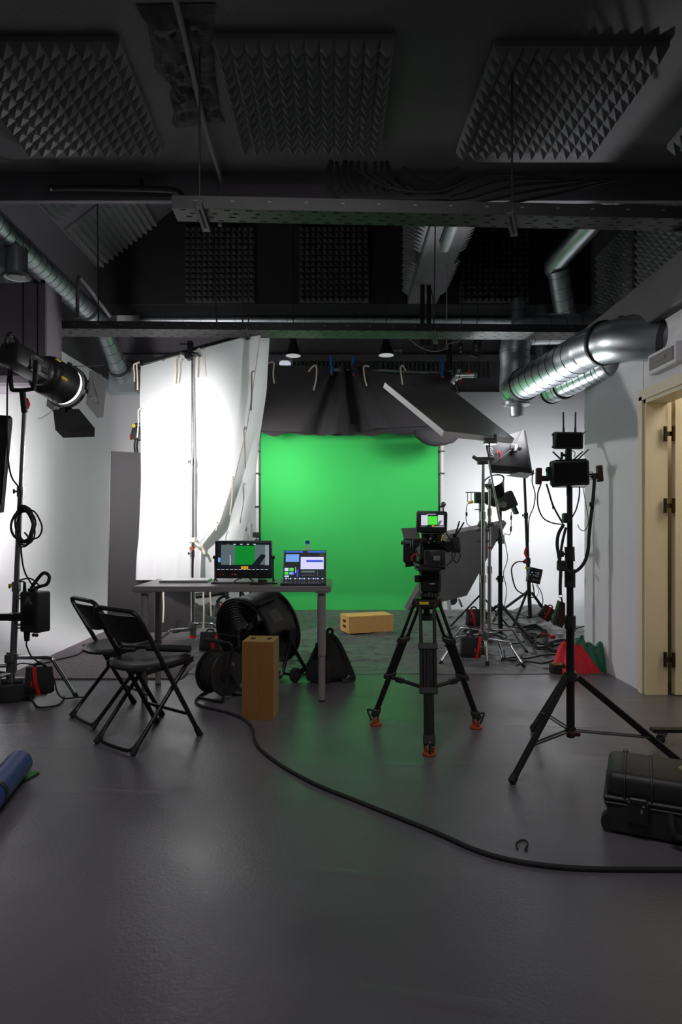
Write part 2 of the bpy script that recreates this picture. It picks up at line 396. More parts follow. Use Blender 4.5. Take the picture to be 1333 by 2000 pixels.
# partition wall with the doorway
X0, X1 = 2.08, 2.22
mb = MB()
mb.box(((X0 + X1) / 2, 4.89, 1.36), (X1 - X0, 1.06, 2.72)).box(((X0 + X1) / 2, .1, 1.36), (X1 - X0, 6.2, 2.72)).box(((X0 + X1) / 2, 3.78, 2.37), (X1 - X0, 1.17, .7))
struct('wall_partition', mb, 'partition_paint')
struct('trim_7', MB().box((2.13, 1.3, 2.62), (.26, 8.3, .3), bev=.01), 'black_paint')           # black capping over the partition
dr = struct('door_1', MB().box((2.145, 4.335, 1.0), (.15, .05, 2.02)).box((2.145, 3.225, 1.0), (.15, .05, 2.02)).box((2.145, 3.78, 2.0), (.15, 1.15, .04))
            .box((2.07, 4.365, 1.01), (.03, .06, 2.04)).box((2.07, 3.78, 2.04), (.03, 1.2, .07)), 'door_cream')
struct('door_leaf', MB().box((2.72, 4.30, 1.0), (.94, .05, 1.99), bev=.004), 'door_cream', parent=dr)
for y in (848, 988, 1287):
    z = P(0, y, 4.3).z
    lf = MB(); lf.cyl((2.19, 4.285, z - .05), (2.19, 4.285, z + .05), .012); lf.cyl((2.235, 4.265, z - .05), (2.235, 4.265, z + .05), .012); lf.box((2.212, 4.28, z), (.04, .012, .03))
    struct('hinge', lf, 'hinge_bronze', parent=dr)
struct('wall_corridor', MB().box((3.32, 3.6, 1.4), (.04, 2.2, 2.8)).box((2.8, 4.7, 1.4), (1.1, .04, 2.8)).box((2.8, 2.6, 1.4), (1.1, .04, 2.8)).box((2.79, 3.65, 2.78), (1.1, 2.1, .04)), 'door_cream')
# emergency sign box on the partition
t = T('wall_sign_box', 'shallow grey rectangular sign box high on the partition wall above the doorway', 'sign', (2.06, 4.0, 2.2))
t.p('housing', MB().box((2.05, 4.0, 2.2), (.06, .36, .13), bev=.008), 'partition_paint')
t.p('front_plate', MB().box((2.018, 4.0, 2.2), (.008, .3, .085), bev=.003).box((2.012, 4.0, 2.2), (.004, .12, .02)), 'label_grey')

# ------------------------------------------------------------------ acoustic foam
def foam(label, o, u, v, n, W, H, nu, nv, base=.03, dep=.075, group='black pyramid foam panels', m='foam'):
    u, v, n, o = V(u).normalized(), V(v).normalized(), V(n).normalized(), V(o); mb = MB()
    mb.add([o + u * (W * a) + v * (H * b_) + n * k for k in (0, base) for a, b_ in ((0, 0), (1, 0), (1, 1), (0, 1))], [[0, 1, 5, 4], [1, 2, 6, 5], [2, 3, 7, 6], [3, 0, 4, 7], [0, 3, 2, 1]])
    vs = [o + u * (W * i / nu) + v * (H * j / nv) + n * base for j in range(nv + 1) for i in range(nu + 1)]; q = nu + 1; k = len(vs); fs = []
    for j in range(nv):
        for i in range(nu):
            vs.append(o + u * (W * (i + .5) / nu) + v * (H * (j + .5) / nv) + n * (base + dep)); a = len(vs) - 1
            A, B, C, D = j * q + i, j * q + i + 1, (j + 1) * q + i + 1, (j + 1) * q + i; fs += [[A, B, a], [B, C, a], [C, D, a], [D, A, a]]
    mb.add(vs, fs)
    return solo('acoustic_foam_panel', label, 'foam panel', mb, m, o, group, 5)
dn = (0, 0, -1)
foam('pyramid foam panel on the ceiling, upper left corner', (-2.16, 3.44, 3.8), V((1, -.0, 0)), (-.04, 1, 0), dn, .96, 1.0, 11, 12)
foam('pyramid foam panel on the ceiling in the top middle, tips in chevrons', (-.69, 3.42, 3.8), (1, 0, 0), (-.01, 1, 0), dn, .98, 1.0, 12, 12)
foam('pyramid foam panel on the ceiling, upper right', (.84, 3.47, 3.8), (1, 0, 0), (-.03, 1, 0), dn, .96, 1.0, 12, 12)
foam('pyramid foam panel cut off by the right edge, on the ceiling', (2.27, 3.42, 3.8), (1, 0, 0), (0, 1, 0), dn, .96, 1.0, 12, 12)
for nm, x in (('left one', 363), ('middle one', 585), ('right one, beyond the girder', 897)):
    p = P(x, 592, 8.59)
    foam('square pyramid foam panel on the rear downstand beam, ' + nm, p, (1, 0, 0), (0, 0, 1), (0, -1, 0), .94, 1.02, 12, 13, m='foam_shaded')
su = V((1, 0, .771)).normalized(); sn = V((.61, 0, -.79))
foam('large chevron foam panel on the sloping ceiling above the left duct', V((XL, 7.5, 4.64)) + su * .03 + V((.0, 0, 0)), su, (0, 1, 0), sn, .98, 1.05, 12, 12)
foam('smaller foam panel cut by the beam on the sloping ceiling, far left', V((XL, 6.25, 4.64)) + su * .03, su, (0, 1, 0), sn, .55, .98, 7, 12)
foam('foam panel on the left side of the girder, nearer one', (.9, 6.1, 4.2), (0, 1, 0), (0, 0, 1), (-1, 0, 0), 1.0, 1.0, 12, 12)
foam('foam panel on the left side of the girder, farther one', (.9, 7.4, 4.2), (0, 1, 0), (0, 0, 1), (-1, 0, 0), 1.0, 1.0, 12, 12)
foam('foam panel on the right side of the girder, nearer one', (1.3, 6.1, 4.2), (0, 1, 0), (0, 0, 1), (1, 0, 0), 1.0, 1.0, 12, 12)
foam('foam panel on the right side of the girder, farther one', (1.3, 7.4, 4.2), (0, 1, 0), (0, 0, 1), (1, 0, 0), 1.0, 1.0, 12, 12)
foam('tall foam panel on the right wall behind the oblique duct', (XR - .02, 7.3, 3.5), (0, 1, 0), (0, 0, 1), (-1, 0, 0), .95, 1.15, 11, 13)
foam('foam panel on the right wall nearest the camera', (XR - .02, 6.2, 3.55), (0, 1, 0), (0, 0, 1), (-1, 0, 0), .95, 1.15, 11, 13)
for nm, x0, x1 in (('left, over the drape', 520, 690), ('middle, over the drape', 740, 835), ('right, beside the vertical duct', 838, 960)):
    a = P(x0, 738, 9.36); b_ = P(x1, 738, 9.36)
    mb = MB(); n = max(6, int((b_.x - a.x) / .06)); wd = (b_.x - a.x) / n
    for i in range(n): mb.slab([(a.x + wd * i, 9.37, a.z), (a.x + wd * (i + 1), 9.37, a.z), (a.x + wd * (i + .5), 9.29, a.z)], (0, 0, .36))
    solo('ribbed_foam_strip', 'ribbed foam strip under the rear wall ledge, ' + nm, 'foam panel', mb, 'foam', a, 'ribbed foam strips')

# ------------------------------------------------------------------ cable trays and pipes
def tray(label, a, b_, w_, h, group='perforated cable trays'):
    a, b_ = V(a), V(b_); d = (b_ - a).normalized(); n = V((-d.y, d.x, 0)); L_ = (b_ - a).length
    t = T('cable_tray', label, 'cable tray', a, group)
    t.p('tray_base', MB().beam(a + n * w_ / 2, b_ + n * w_ / 2, w_, .003), 'tray_steel')
    for k in (0, 1):
        o = n * (w_ * k); mb = MB().beam(a + o + V((0, 0, h / 2)), b_ + o + V((0, 0, h / 2)), .003, h)
        mb.beam(a + o + V((0, 0, h)) + n * (.006 - .012 * k), b_ + o + V((0, 0, h)) + n * (.006 - .012 * k), .014, .003)
        t.p('side_rail', mb, 'tray_steel')
    mb = MB(); s = .04
    while s < L_ - .05:
        for r, off, ln in ((.1, 0, .035), (.36, .05, .025), (.62, .02, .035), (.9, .07, .035)):
            q = a + d * (s + off) + n * (w_ * r); mb.beam(q - V((0, 0, .002)), q + d * ln - V((0, 0, .002)), .006, .002)
        s += .12
    t.p('slots', mb, 'slot_black', kind='stuff')
    mb = MB(); s = .12
    while s < L_ - .05:
        q = a + d * s + V((0, 0, h * .62)) - n * .002; mb.beam(q, q + d * .02, .002, .008); s += .2
    t.p('rail_slots', mb, 'label_grey', kind='stuff')
    return d, n
ZT = 2.875
d1, n1_ = tray('near black perforated cable tray crossing under the ceiling beam', (-.92, 3.45, ZT), (3.2, 3.62, ZT), .15, .067)
d2, n2_ = tray('far black perforated cable tray crossing behind the lamp and silk', (-2.87, 5.55, ZT), (2.6, 5.68, ZT), .24, .066)
def bracket(label, x, y, a, L_, w_=.04):
    t = T('tray_bracket', label, 'bracket', (x, y, ZT - .02), 'slotted tray brackets')
    q = V((math.sin(a), math.cos(a), 0)) * L_ / 2; o = V((x, y, ZT - .022))
    t.p('channel', MB().beam(o - q, o + q, w_, .004).beam(o - q + V((w_ / 2, 0, .01)), o + q + V((w_ / 2, 0, .01)), .003, .03).beam(o - q + V((-w_ / 2, 0, .01)), o + q + V((-w_ / 2, 0, .01)), .003, .03), 'tray_steel')
    t.p('slot', MB().beam(o - q * .7 - V((0, 0, .003)), o + q * .7 - V((0, 0, .003)), .012, .002), 'slot_black')
bracket('slotted bracket under the near tray, left end', -.77, 3.53, -.05, .3)
bracket('slotted bracket under the near tray, right of centre', .97, 3.6, .35, .3)
bracket('slotted bracket under the far tray at its left end', -2.58, 5.68, -.12, .44)
bracket('slotted bracket under the far tray in front of the silk', -.85, 5.72, -.02, .4)
bracket('slotted bracket under the far tray right of centre', .85, 5.76, .2, .42)
def rod(label, a, b_, r=.006, cat='rod', name='hanging_rod', group='threaded hanging rods'):
    solo(name, label, cat, MB().cyl(a, b_, r, n=8), 'tray_steel', a, group)
rod('threaded rod holding the near tray at its left bracket', (-.78, 3.5, 2.88), (-.78, 3.5, 3.79))
rod('threaded rod holding the near tray at its right bracket', (.97, 3.6, 2.88), (.97, 3.6, 3.79))
rod('threaded rod down to the far tray, farthest left', (-2.14, 5.6, 2.88), (-2.16, 5.6, 5.4))
rod('threaded rod down to the far tray, in front of the left rear foam panel', (-1.1, 5.62, 2.88), (-1.18, 5.62, 5.6))
rod('threaded rod down to the far tray, left of the close pair', (-.87, 5.62, 2.88), (-.89, 5.62, 5.6))
rod('threaded rod down to the far tray, right of the close pair', (-.83, 5.7, 2.88), (-.85, 5.7, 5.6))
rod('threaded rod down to the far tray beside the girder', (.84, 5.75, 2.88), (.88, 5.75, 5.6))
solo('conduit_pipe', 'thin black conduit running down the ceiling past the broken concrete', 'pipe', MB().tube([(-.83, 2.9, 3.74), (-.82, 3.2, 3.74), (-.88, 4.1, 3.73), (-.9, 4.74, 3.74), (-.91, 4.77, 3.64), (-.91, 4.77, 3.4)], .016, 10), 'soffit_paint', (-.83, 2.9, 3.74))
solo('elbow_pipe', 'black pipe with a right hand bend along the face of the ceiling beam', 'pipe', MB().tube([P(92, 368, 4.55), P(100, 367, 4.72), P(200, 367, 4.72), P(320, 370, 4.72), P(345, 374, 4.72), P(356, 384, 4.72), P(358, 420, 4.72)], .022, 10).cyl(P(276, 350, 4.74), P(276, 368, 4.72), .015), 'black_plastic', P(95, 365, 4.7))
solo('bracket_pipe', 'bent square pipe bracket rising over the far tray near the left duct', 'pipe', MB().tube([P(151, 622, 5.75), P(152, 560, 5.75), P(154, 545, 5.78), P(162, 548, 5.85), P(215, 618, 6.4)], .017, 8, 4), 'soffit_paint', P(151, 622, 5.75))
for i, (x, dd) in enumerate(((70, 5.62), (84, 5.66))):
    solo('riser_pipe', ('left' if i == 0 else 'right') + ' of two dark vertical pipes by the left soffit', 'pipe', MB().cyl(P(x, 548, dd), P(x, 700, dd), .02, n=8), 'black_plastic', P(x, 700, dd), 'riser pipes')
# bunched cables lying over the near tray
t = T('cable_bundle', 'tangle of black cables and hose looping over the near tray', 'cables', P(760, 385, 3.6))
for i in range(9):
    x = 648 + i * 14 + random.uniform(-4, 4)
    t.p('cable', MB().tube([P(x, 318, 4.1), P(x + random.uniform(-8, 8), 350, 3.9), P(x + 8, 378, 3.62), P(x + 40, 389, 3.56), P(x + 120, 388, 3.56)], random.choice((.012, .016, .02)), 7), 'rubber')
hs = [P(780 + 10 * k, 340 + 30 * math.sin(k / 12 * math.pi), 3.75) for k in range(13)]
t.p('ribbed_hose', MB().sweep(cr(hs, 6), [.045 + .006 * (k % 2) for k in range(len(cr(hs, 6)))], 10), 'rubber')
for i in range(5):
    y = 350 + i * 7
    t.p('cable', MB().tube([P(690 + 30 * i, y - 20, 3.8), P(760 + 25 * i, y + 18, 3.62), P(860 + 20 * i, y + 25, 3.6), P(960 + 25 * i, y - 10 + i * 4, 3.75), P(1120 + 20 * i, 352, 4.2)], .009, 6), 'rubber')
# girder lamp and strut
t = T('tube_lamp', 'unlit tube lamp under the girder beyond the near tray', 'lamp', (1.1, 6.2, 4.1))
t.p('lamp_base', MB().box((1.1, 6.15, 4.125), (.1, 1.15, .05), bev=.008), 'label_grey')
t.p('diffuser', MB().loft([(0, 0, -.55, .045, .035), (0, 0, -.56, .05, .04), (0, 0, .55, .05, .04), (0, 0, .56, .04, .03)], 14, 2.2, Matrix(((1, 0, 0), (0, 0, 1), (0, 1, 0))), (1.1, 6.15, 4.07)), 'silver')
t = T('hanging_strut', 'black double channel strut hanging under the girder', 'strut', (1.06, 7.95, 4.15))
for k in (-1, 1): t.p('channel', MB().box((1.06 + .04 * k, 7.95, 3.78), (.05, .05, .78)), 'black_metal')
t.p('cable', MB().tube([(1.11, 7.9, 4.14), (1.15, 7.9, 3.9), (1.16, 7.9, 3.5)], .006), 'rubber')

# ------------------------------------------------------------------ ducts
def duct(t, pts, r, seam=.11, name='duct_run', sub=1):
    pp = cr(pts, sub) if sub > 1 else [V(p) for p in pts]
    ob = t.p(name, MB().sweep(pp, r, 28, True), 'galvanised', ang=60)
    L_ = 0; mb = MB(); nxt = seam * .5; rads = r if not isinstance(r, (list, tuple)) else r[0]
    for a, b_ in zip(pp, pp[1:]):
        d = b_ - a
        while nxt < L_ + d.length:
            mb.ring(a + d.normalized() * (nxt - L_), d + V((0, 0, d.length * .12)), rads + .0005, .0028, 28, 4); nxt += seam
        L_ += d.length
    if mb.v: t.p('seam_rings', mb, 'tray_steel', ob, kind='stuff')
    return ob
def collar(t, p, ax, r, wd=.02, m='tray_steel'): return t.p('duct_collar', MB().lathe([(r, -wd), (r + .012, -wd), (r + .012, wd), (r, wd)], p, ax, 28), m)
t = T('left_air_duct', 'round galvanised spiral duct along the upper left, bending down to a box', 'duct', (-2.85, 6, 3.6))
e1 = V((-2.86, 7.45, 3.56))
duct(t, [(-2.83, 4.3, 3.64), e1], .115)
duct(t, [e1, (-2.865, 7.58, 3.53), (-2.87, 7.7, 3.46), (-2.87, 8.32, 3.1)], .115, .14)
collar(t, (-2.855, 7.1, 3.57), (0, 1, 0), .115); collar(t, (-2.87, 8.2, 3.17), (0, .86, -.5), .115)
t.p('end_box', MB().box(P(243, 744, 8.4), (.36, .2, .34), bev=.01), 'galvanised')
t = T('air_outlet', 'short galvanised outlet drum with a flared round grille under the left duct', 'duct', (-2.8, 5.45, 3.3))
pc = P(32, 540, 5.45); t.p('drum', MB().cyl(pc + V((0, 0, .0)), pc + V((0, 0, .24)), .09, n=28), 'galvanised', ang=60)
t.p('grille', MB().lathe([(.05, .03), (.1, .02), (.118, -.005), (.1, -.012), (.075, -.004), (.07, -.012), (.03, -.012), (.001, -.012)], pc, (0, 0, 1), 28), 'silver')
t = T('oblique_air_duct', 'galvanised duct dropping from the rear ceiling with one bend, upper right', 'duct', P(1085, 520, 7.6))
a0, a1, a2 = P(1165, 425, 6.7), P(1088, 512, 7.4), P(1112, 660, 7.8)
a0 = a1 + (a0 - a1) * ((5.75 - a1.z) / (a0.z - a1.z))
duct(t, [a0, a1 + (a0 - a1) * .12], .12, .13); duct(t, [a1 + (a0 - a1) * .12, a1, a1 + (a2 - a1) * .1], .122, 9, 'duct_elbow', 5); duct(t, [a1 + (a2 - a1) * .1, a2], .12, .13)
collar(t, a1 + (a0 - a1) * .45, a0 - a1, .12)
t = T('large_air_duct', 'large galvanised duct bending out of the partition wall and running deep to an elbow', 'duct', (1.85, 5.3, 2.5))
b0, b1, b2, b3 = V((2.3, 4.02, 2.33)), V((2.0, 4.36, 2.43)), P(1168, 672, 4.72), P(1010, 755, 6.35)
b3.z = 2.52
ob = duct(t, [b0, b1, b1.lerp(b2, .6), b2 + V((-.01, .12, 0)), b2 + V((-.03, .3, 0)), b3], .15, 9, 'duct_bend', 4)
mb = MB()
for k in range(9):
    q = (b2 + V((-.03, .3, 0))).lerp(b3, k / 9); mb.ring(q, b3 - b2, .151, .003, 28, 4)
t.p('seam_rings', mb, 'tray_steel', ob, kind='stuff')
collar(t, b0.lerp(b1, .45), b1 - b0, .15); collar(t, b2.lerp(b1, .2), b2 - b1, .15, .012); collar(t, b3 + (b2 - b3) * .12, b3 - b2, .15)
up = V((b3.x + .01, b3.y + .1, 0))
ob = t.p('duct_elbow', MB().sweep(cr([b3, b3 + V((0, .08, .02)), V((up.x, up.y, b3.z + .2)), V((up.x, up.y, b3.z + .3))], 5), .15, 28), 'galvanised', ang=60)
duct(t, [V((up.x, up.y, b3.z + .3)), V((up.x, up.y, 2.95)), V((up.x + .06, up.y, 3.08)), V((up.x + .25, up.y, 3.14)), V((3.2, up.y, 3.14))], .15, .16, 'duct_riser', 4)
t.p('drain_cup', MB().lathe([(.13, 0), (.13, -.03), (.07, -.05), (.06, -.14), (.045, -.15)], V((b3.x, b3.y, b3.z - .14)), (0, 0, 1), 24), 'galvanised')
t = T('small_air_duct', 'smaller galvanised duct below the large one, open ended and catching green light', 'duct', (1.9, 5.4, 2.3))
s0, s1, s2, s3 = V((2.28, 4.7, 2.42)), V((2.08, 4.78, 2.4)), P(1195, 714, 4.95), P(1078, 757, 5.95)
s3.z = s2.z = 2.4
duct(t, [s0, s1.lerp(s2, .5), s2 + V((-.02, .1, 0)), s2 + V((-.04, .25, 0)), s3], .105, .1, 'duct_run', 3)
collar(t, s3 + (s2 - s3) * .25, s3 - s2, .105, .008); collar(t, s3, s3 - s2, .1, .01, 'slot_black')
t = T('rear_air_duct', 'galvanised spiral duct running level across the top of the rear wall', 'duct', (0, 9.2, 4.12))
duct(t, [(-2.9, 9.2, 4.12), (3.2, 9.2, 4.12)], .09, .25)
for i, x in enumerate((2.35, 2.75)):
    t = T('vertical_air_duct', ('left' if i == 0 else 'right') + ' of two vertical galvanised ducts behind the large duct', 'duct', (x, 8.9, 3.9), 'rear vertical ducts')
    duct(t, [(x, 8.4 + .3 * i, 3.35 if i else 3.0), (x, 8.4 + .3 * i, 4.14)], .09, .15)

# ------------------------------------------------------------------ pendants and bits on the rear wall
def pendant(label, x, y, d):
    q = P(x, y, d); t = T('pendant_lamp', label, 'lamp', q, 'black pendant lamps')
    t.p('shade', MB().lathe([(.098, -.085), (.1, -.08), (.055, .07), (.045, .09), (.03, .1)], q, (0, 0, 1), 24), 'black_metal')
    t.p('diffuser', MB().lathe([(.001, -.08), (.095, -.08), (.097, -.087), (.001, -.088)], q, (0, 0, 1), 24), 'pale_emission', label='pale underside')
    t.p('lamp_holder', MB().box(q + V((0, 0, .13)), (.09, .07, .07), bev=.01).cyl(q + V((0, 0, .15)), V((q.x, q.y, 5.72)), .006), 'black_metal')
pendant('black cone pendant lamp on the left, beside the silk', 573, 682, 8.2)
pendant('black cone pendant lamp on the right, beside a socket box', 755, 681, 8.2)
t = T('emergency_lamp', 'glowing white oval lamp with a white rod peeking over the drape', 'lamp', P(557, 711, 9.26))
t.p('lamp_body', MB().loft([(0, 0, 0, .085, .06), (0, 0, .027, .085, .06), (0, 0, .045, .06, .05)], 16, 3, None, P(557, 712, 9.26)), 'lamp_soft')
t.p('rod', MB().cyl(P(568, 711, 9.26), P(571, 692, 9.24), .006), 'white_plastic')
t = T('socket_box', 'grey four way socket box on the rear wall beside the right pendant', 'socket', P(777, 690, 9.34))
q = P(777, 690, 9.36); t.p('back_box', MB().box(q, (.15, .07, .11), bev=.008), 'label_grey')
for dx in (-.035, .035):
    for dz in (-.026, .026): t.p('socket', MB().box(q + V((dx, -.04, dz)), (.055, .012, .04), bev=.004), 'board_grey')
t.p('yellow_plug', MB().cyl(q + V((.03, -.05, -.05)), q + V((.06, -.06, -.08)), .012), 'yellow_tape')
t.p('conduit', MB().cyl(q + V((.07, 0, 0)), V((2.3, 9.33, q.z)), .012).cyl(P(850, 655, 9.3), P(850, 698, 9.3), .012), 'black_plastic')
for i, (x, y, lab, w_) in enumerate(((900, 683, 'narrow power strip hanging from a cord near the right cable hook', .055), (930, 680, 'black power supply hanging tilted beside the narrow power strip', .1))):
    q = P(x, y, 7.6); t = T('hanging_power_strip', lab, 'power strip', q, 'hanging power strips')
    t.p('casing', MB().box(q, (w_, .04, .15 + .06 * i), Matrix.Rotation(.25 * i, 3, 'Y'), .006), 'black_plastic')
    for k in range(2): t.p('socket', MB().box(q + V((0, -.022, -.03 + .05 * k)), (.03, .008, .03), bev=.003), 'label_grey')
    t.p('cord', MB().tube([q + V((0, 0, .07)), q + V((.01, 0, .25)), V((q.x + .02, 7.5, 4.3))], .005).tube([q + V((0, 0, -.08)), q + V((.01, 0, -.2)), q + V((-.02, .05, -.4))], .004), 'rubber')
t = T('sagging_cable', 'thin pale cable sagging from the far tray to a hook', 'cable', P(870, 680, 7.3))
t.p('cable', MB().tube([P(800, 662, 7.3), P(825, 680, 7.3), P(848, 686, 7.3), P(868, 682, 7.3), P(876, 672, 7.3), P(893, 668, 7.3), P(905, 660, 7.3)], .007), 'label_grey')
t.p('hook', MB().cyl(P(873, 676, 7.3), V((P(873, 0, 7.3).x, 7.3, 4.3)), .006).ring(P(873, 679, 7.3), (0, 1, 0), .016, .004, 12), 'silver')
t = T('ceiling_drop_pole', 'black drop pole with a silver jointed clamp arm at the right end of the drape', 'grip arm', P(878, 700, 7.9))
t.p('pole', MB().cyl(P(876, 640, 7.9), P(879, 725, 7.9), .035), 'black_metal')
t.p('clamp_arm', MB().cyl(P(893, 733, 7.85), P(930, 732, 7.7), .035, n=16).cyl(P(883, 748, 7.9), P(898, 730, 7.85), .035, n=16).cyl(P(898, 722, 7.84), P(898, 740, 7.84), .03), 'silver', label='silver jointed arm')
t.p('safety_chain', MB().tube([P(895, 745, 7.85), P(915, 755, 7.7), P(928, 742, 7.7)], .006).tube([P(890, 745, 7.85), P(897, 768, 7.85)], .012), 'black_metal')
t.p('red_tag', MB().box(P(900, 746, 7.8), (.05, .01, .03), Matrix.Rotation(.6, 3, 'Y')).box(P(916, 727, 7.66), (.03, .02, .04)), 'red_strap')

# ------------------------------------------------------------------ drape and green screen
DY = 8.25
def drp(u, v):
    x = (468 + (882 - 468) * u); X = (x - CX) * DY / FPX
    cl = math.exp(-((u - .5) / .07) ** 2); sag = .0
    top = 712 + 8 * u + (14 * math.sin(min(1, max(0, (u - .56) / .42)) * math.pi) if u > .56 else 0)
    bot = 838 + 6 * math.sin(u * 5) + 8 * max(0, math.sin((u - .3) * 9)) * (1 if .25 < u < .65 else 0)
    y = top + (bot - top) * v
    fan = .15 * math.sin((u - .5) * 46 / (0.35 + v)) * math.exp(-((u - .5) / (.06 + .10 * v)) ** 2)
    cre = .09 * math.exp(-((u - .56 - .2 * v * 0.6) / .06) ** 2) * (1 - v)
    sw = .05 * math.sin((v * 1.5 + (u - .75) ** 2 * 6) * 7) * max(0, min(1, (u - .55) * 4)) * (1 - v) * 1.2
    Y = DY + fan - cre + sw * .6 + .012 * fold(u * 6, v * 4, 2)
    return (X, Y, CAMZ - (y - HZ) * DY / FPX)
t = T('black_drape', 'black cloth drape gathered and clipped over the top of the green screen', 'drape', P(670, 840, DY))
t.p('cloth', MB().grid(drp, 110, 36, (0, .006, 0)), 'drape_fabric', ang=70)
t.p('lower_fold', MB().grid(lambda u, v: (P(488 + 382 * u, 0, DY + .08).x, DY + .08 + .03 * fold(u * 9, v, 5), P(0, 828 + (v * (22 + 7 * fold(u * 12, 0, 9) - 6 * abs(u - .5))), DY + .08).z), 50, 6, (0, .006, 0)), 'drape_fabric', ang=70)
t.p('hanging_roll', MB().loft([(0, 0, 0, .01, .01), (.02, 0, .02, .12, .05), (.04, 0, .05, .2, .07), (.03, 0, .12, .28, .08), (.02, 0, .2, .28, .06)], 22, 2.5, None, P(850, 872, 8.0)), 'drape_fabric')
t = T('drape_pole', 'horizontal pipe carrying the black drape with a grey grip head', 'pole', P(670, 715, DY + .03))
t.p('pipe', MB().cyl(P(470, 716, DY + .05), P(885, 728, DY + .05), .018), 'grey_metal')
t.p('grip_head', MB().cyl(P(652, 722, DY - .06), P(668, 722, DY - .06), .03, n=16).cyl(P(668, 715, DY - .07), P(668, 730, DY - .07), .03, n=16).cyl(P(667, 711, DY - .06), P(667, 718, DY - .06), .008), 'grey_metal')
for lab, x, y in (('left one of the close pair', 647, 712), ('right one of the close pair', 690, 713), ('single one at the right end', 864, 717)):
    q = P(x, y, DY - .14); t = T('blue_clamp', 'blue spring clamp on the drape, ' + lab, 'clamp', q, 'blue spring clamps')
    t.p('jaw', MB().box(q + V((0, 0, .05)), (.03, .03, .13), bev=.006), 'clip_blue'); t.p('jaw', MB().box(q + V((.008, .05, -.06)), (.03, .03, .12), Matrix.Rotation(.08, 3, 'Y'), .006), 'clip_blue')
    t.p('tip', MB().box(q + V((.008, .02, -.12)), (.036, .03, .02), bev=.004), 'orange_plastic')
for lab, pts in (('first from the silk', [(525, 709), (535, 708), (534, 730), (536, 749)]), ('second from the silk, with two ends', [(603, 726), (610, 717), (618, 715), (618, 740), (613, 762)]), ('right of the clamp pair', [(722, 716), (711, 716), (713, 740), (717, 754)]), ('behind the white edged board', [(793, 724), (787, 714), (783, 720), (786, 746), (788, 760)])):
    solo('drape_tie', 'white cotton tie on the drape edge, ' + lab, 'tie', MB().tube([P(x, y, DY - .12) for x, y in pts], .011, 6, 4, .5), 'cotton_tie', P(pts[0][0], pts[0][1], DY), 'cotton ties on the drape')
GY = 8.62
def grn(u, v):
    p = P(507 + 352 * u, 0, GY); z = 2.5 * (1 - v)
    y = GY + .004 * fold(u * 5, v * 3); 
    if v > .93: y += .02 * math.sin(u * 23) * (v - .93) * 10 - .08 * (v - .93) / .07
    return (p.x, y, z + .012)
t = T('green_screen', 'bright green chroma key cloth stretched between two white poles', 'backdrop', (0.1, GY, 0))
t.p('cloth', MB().grid(grn, 40, 60), 'green_fabric', ang=70)
t.p('edge_hem', MB().box(P(507, 0, GY) * 1 + V((0, -.01, -P(507, 0, GY).z + 1.26)), (.03, .012, 2.48)), 'black_plastic', label='black left hem')
t.p('edge_hem', MB().box(P(858.5, 0, GY) + V((0, -.01, -P(0, 0, GY).z + 1.26)), (.022, .012, 2.48)), 'black_plastic', label='black right hem')
for sd, x in (('left', 503), ('right', 864)):
    q = P(x, 0, GY - .03); t = T('screen_pole', 'white upright pole with black clips on the %s of the green screen' % sd, 'pole', (q.x, q.y, 0), 'green screen poles')
    t.p('pole', MB().cyl((q.x, q.y, .015), (q.x, q.y, 2.6), .022, n=12), 'white_plastic')
    for z in (.5, .95, 1.4, 1.85, 2.15): t.p('clip', MB().box((q.x, q.y - .012, z), (.06, .05, .02), bev=.004), 'black_plastic')
    if sd == 'left': t.p('joint_clamp', MB().box((q.x - .03, q.y - .03, 1.02), (.13, .06, .07), bev=.01), 'black_plastic')
    else: t.p('knob', MB().ball((q.x + .01, q.y - .05, 1.43), .035).cyl((q.x + .01, q.y - .05, 1.2), (q.x + .01, q.y - .05, 1.4), .008), 'black_plastic')

# ------------------------------------------------------------------ floor coverings
def shz(x, y, k=0):
    r = 1 - abs(2 * fold(x * .9 + .3 * fold(x * 2, y * 2), y * 3.2, k)); r2 = 1 - abs(2 * fold(x * 2.3, y * 7, k + 4))
    r3 = 1 - abs(2 * fold(x * 4.5 + .6 * fold(x * 3, y * 3, 2), y * 9, k + 8))
    return .008 + .014 * max(0, r) ** 9 + .015 * max(0, r2) ** 8 + .011 * max(0, r3) ** 7 + .004 * fold(x * 7, y * 16, 3)
def sheet(u, v):
    x = -1.85 + 4.55 * u; y = 4.90 + 3.72 * v; e = min(1, 12 * min(u, 1 - u, v, 1 - v))
    y += .03 * fold(x * 4, 0, 7) * (1 - v) ** 6
    if y < 5.5: x = min(x, 2.05)
    return (x, y, .004 + shz(x, y) * e + (.14 * max(0, 1 - (((x - 2.45) / .35) ** 2 + ((y - 7.9) / .4) ** 2)) if x > 1.9 else 0) + (.16 * max(0, 1 - (((x + 1.75) / .45) ** 2 + ((y - 7.75) / .5) ** 2)) * (1 + .6 * fold(x * 9, y * 9))))
solo('plastic_sheet', 'wrinkled black plastic sheet spread over the studio floor in front of the green screen', 'floor sheet', MB().grid(sheet, 230, 210, (0, 0, -.003)), 'plastic_sheet', (0, 4.9, 0), ang=40)
solo('felt_carpet', 'speckled grey felt carpet strip at the left of the floor sheet', 'carpet', MB().grid(lambda u, v: (-2.54 + 1.35 * u, 4.73 + 3.7 * v + .012 * fold(u * 30, 0), .013 + .003 * fold(u * 14, v * 30)), 40, 60, (0, 0, -.011)), 'felt', (-2, 4.8, 0))

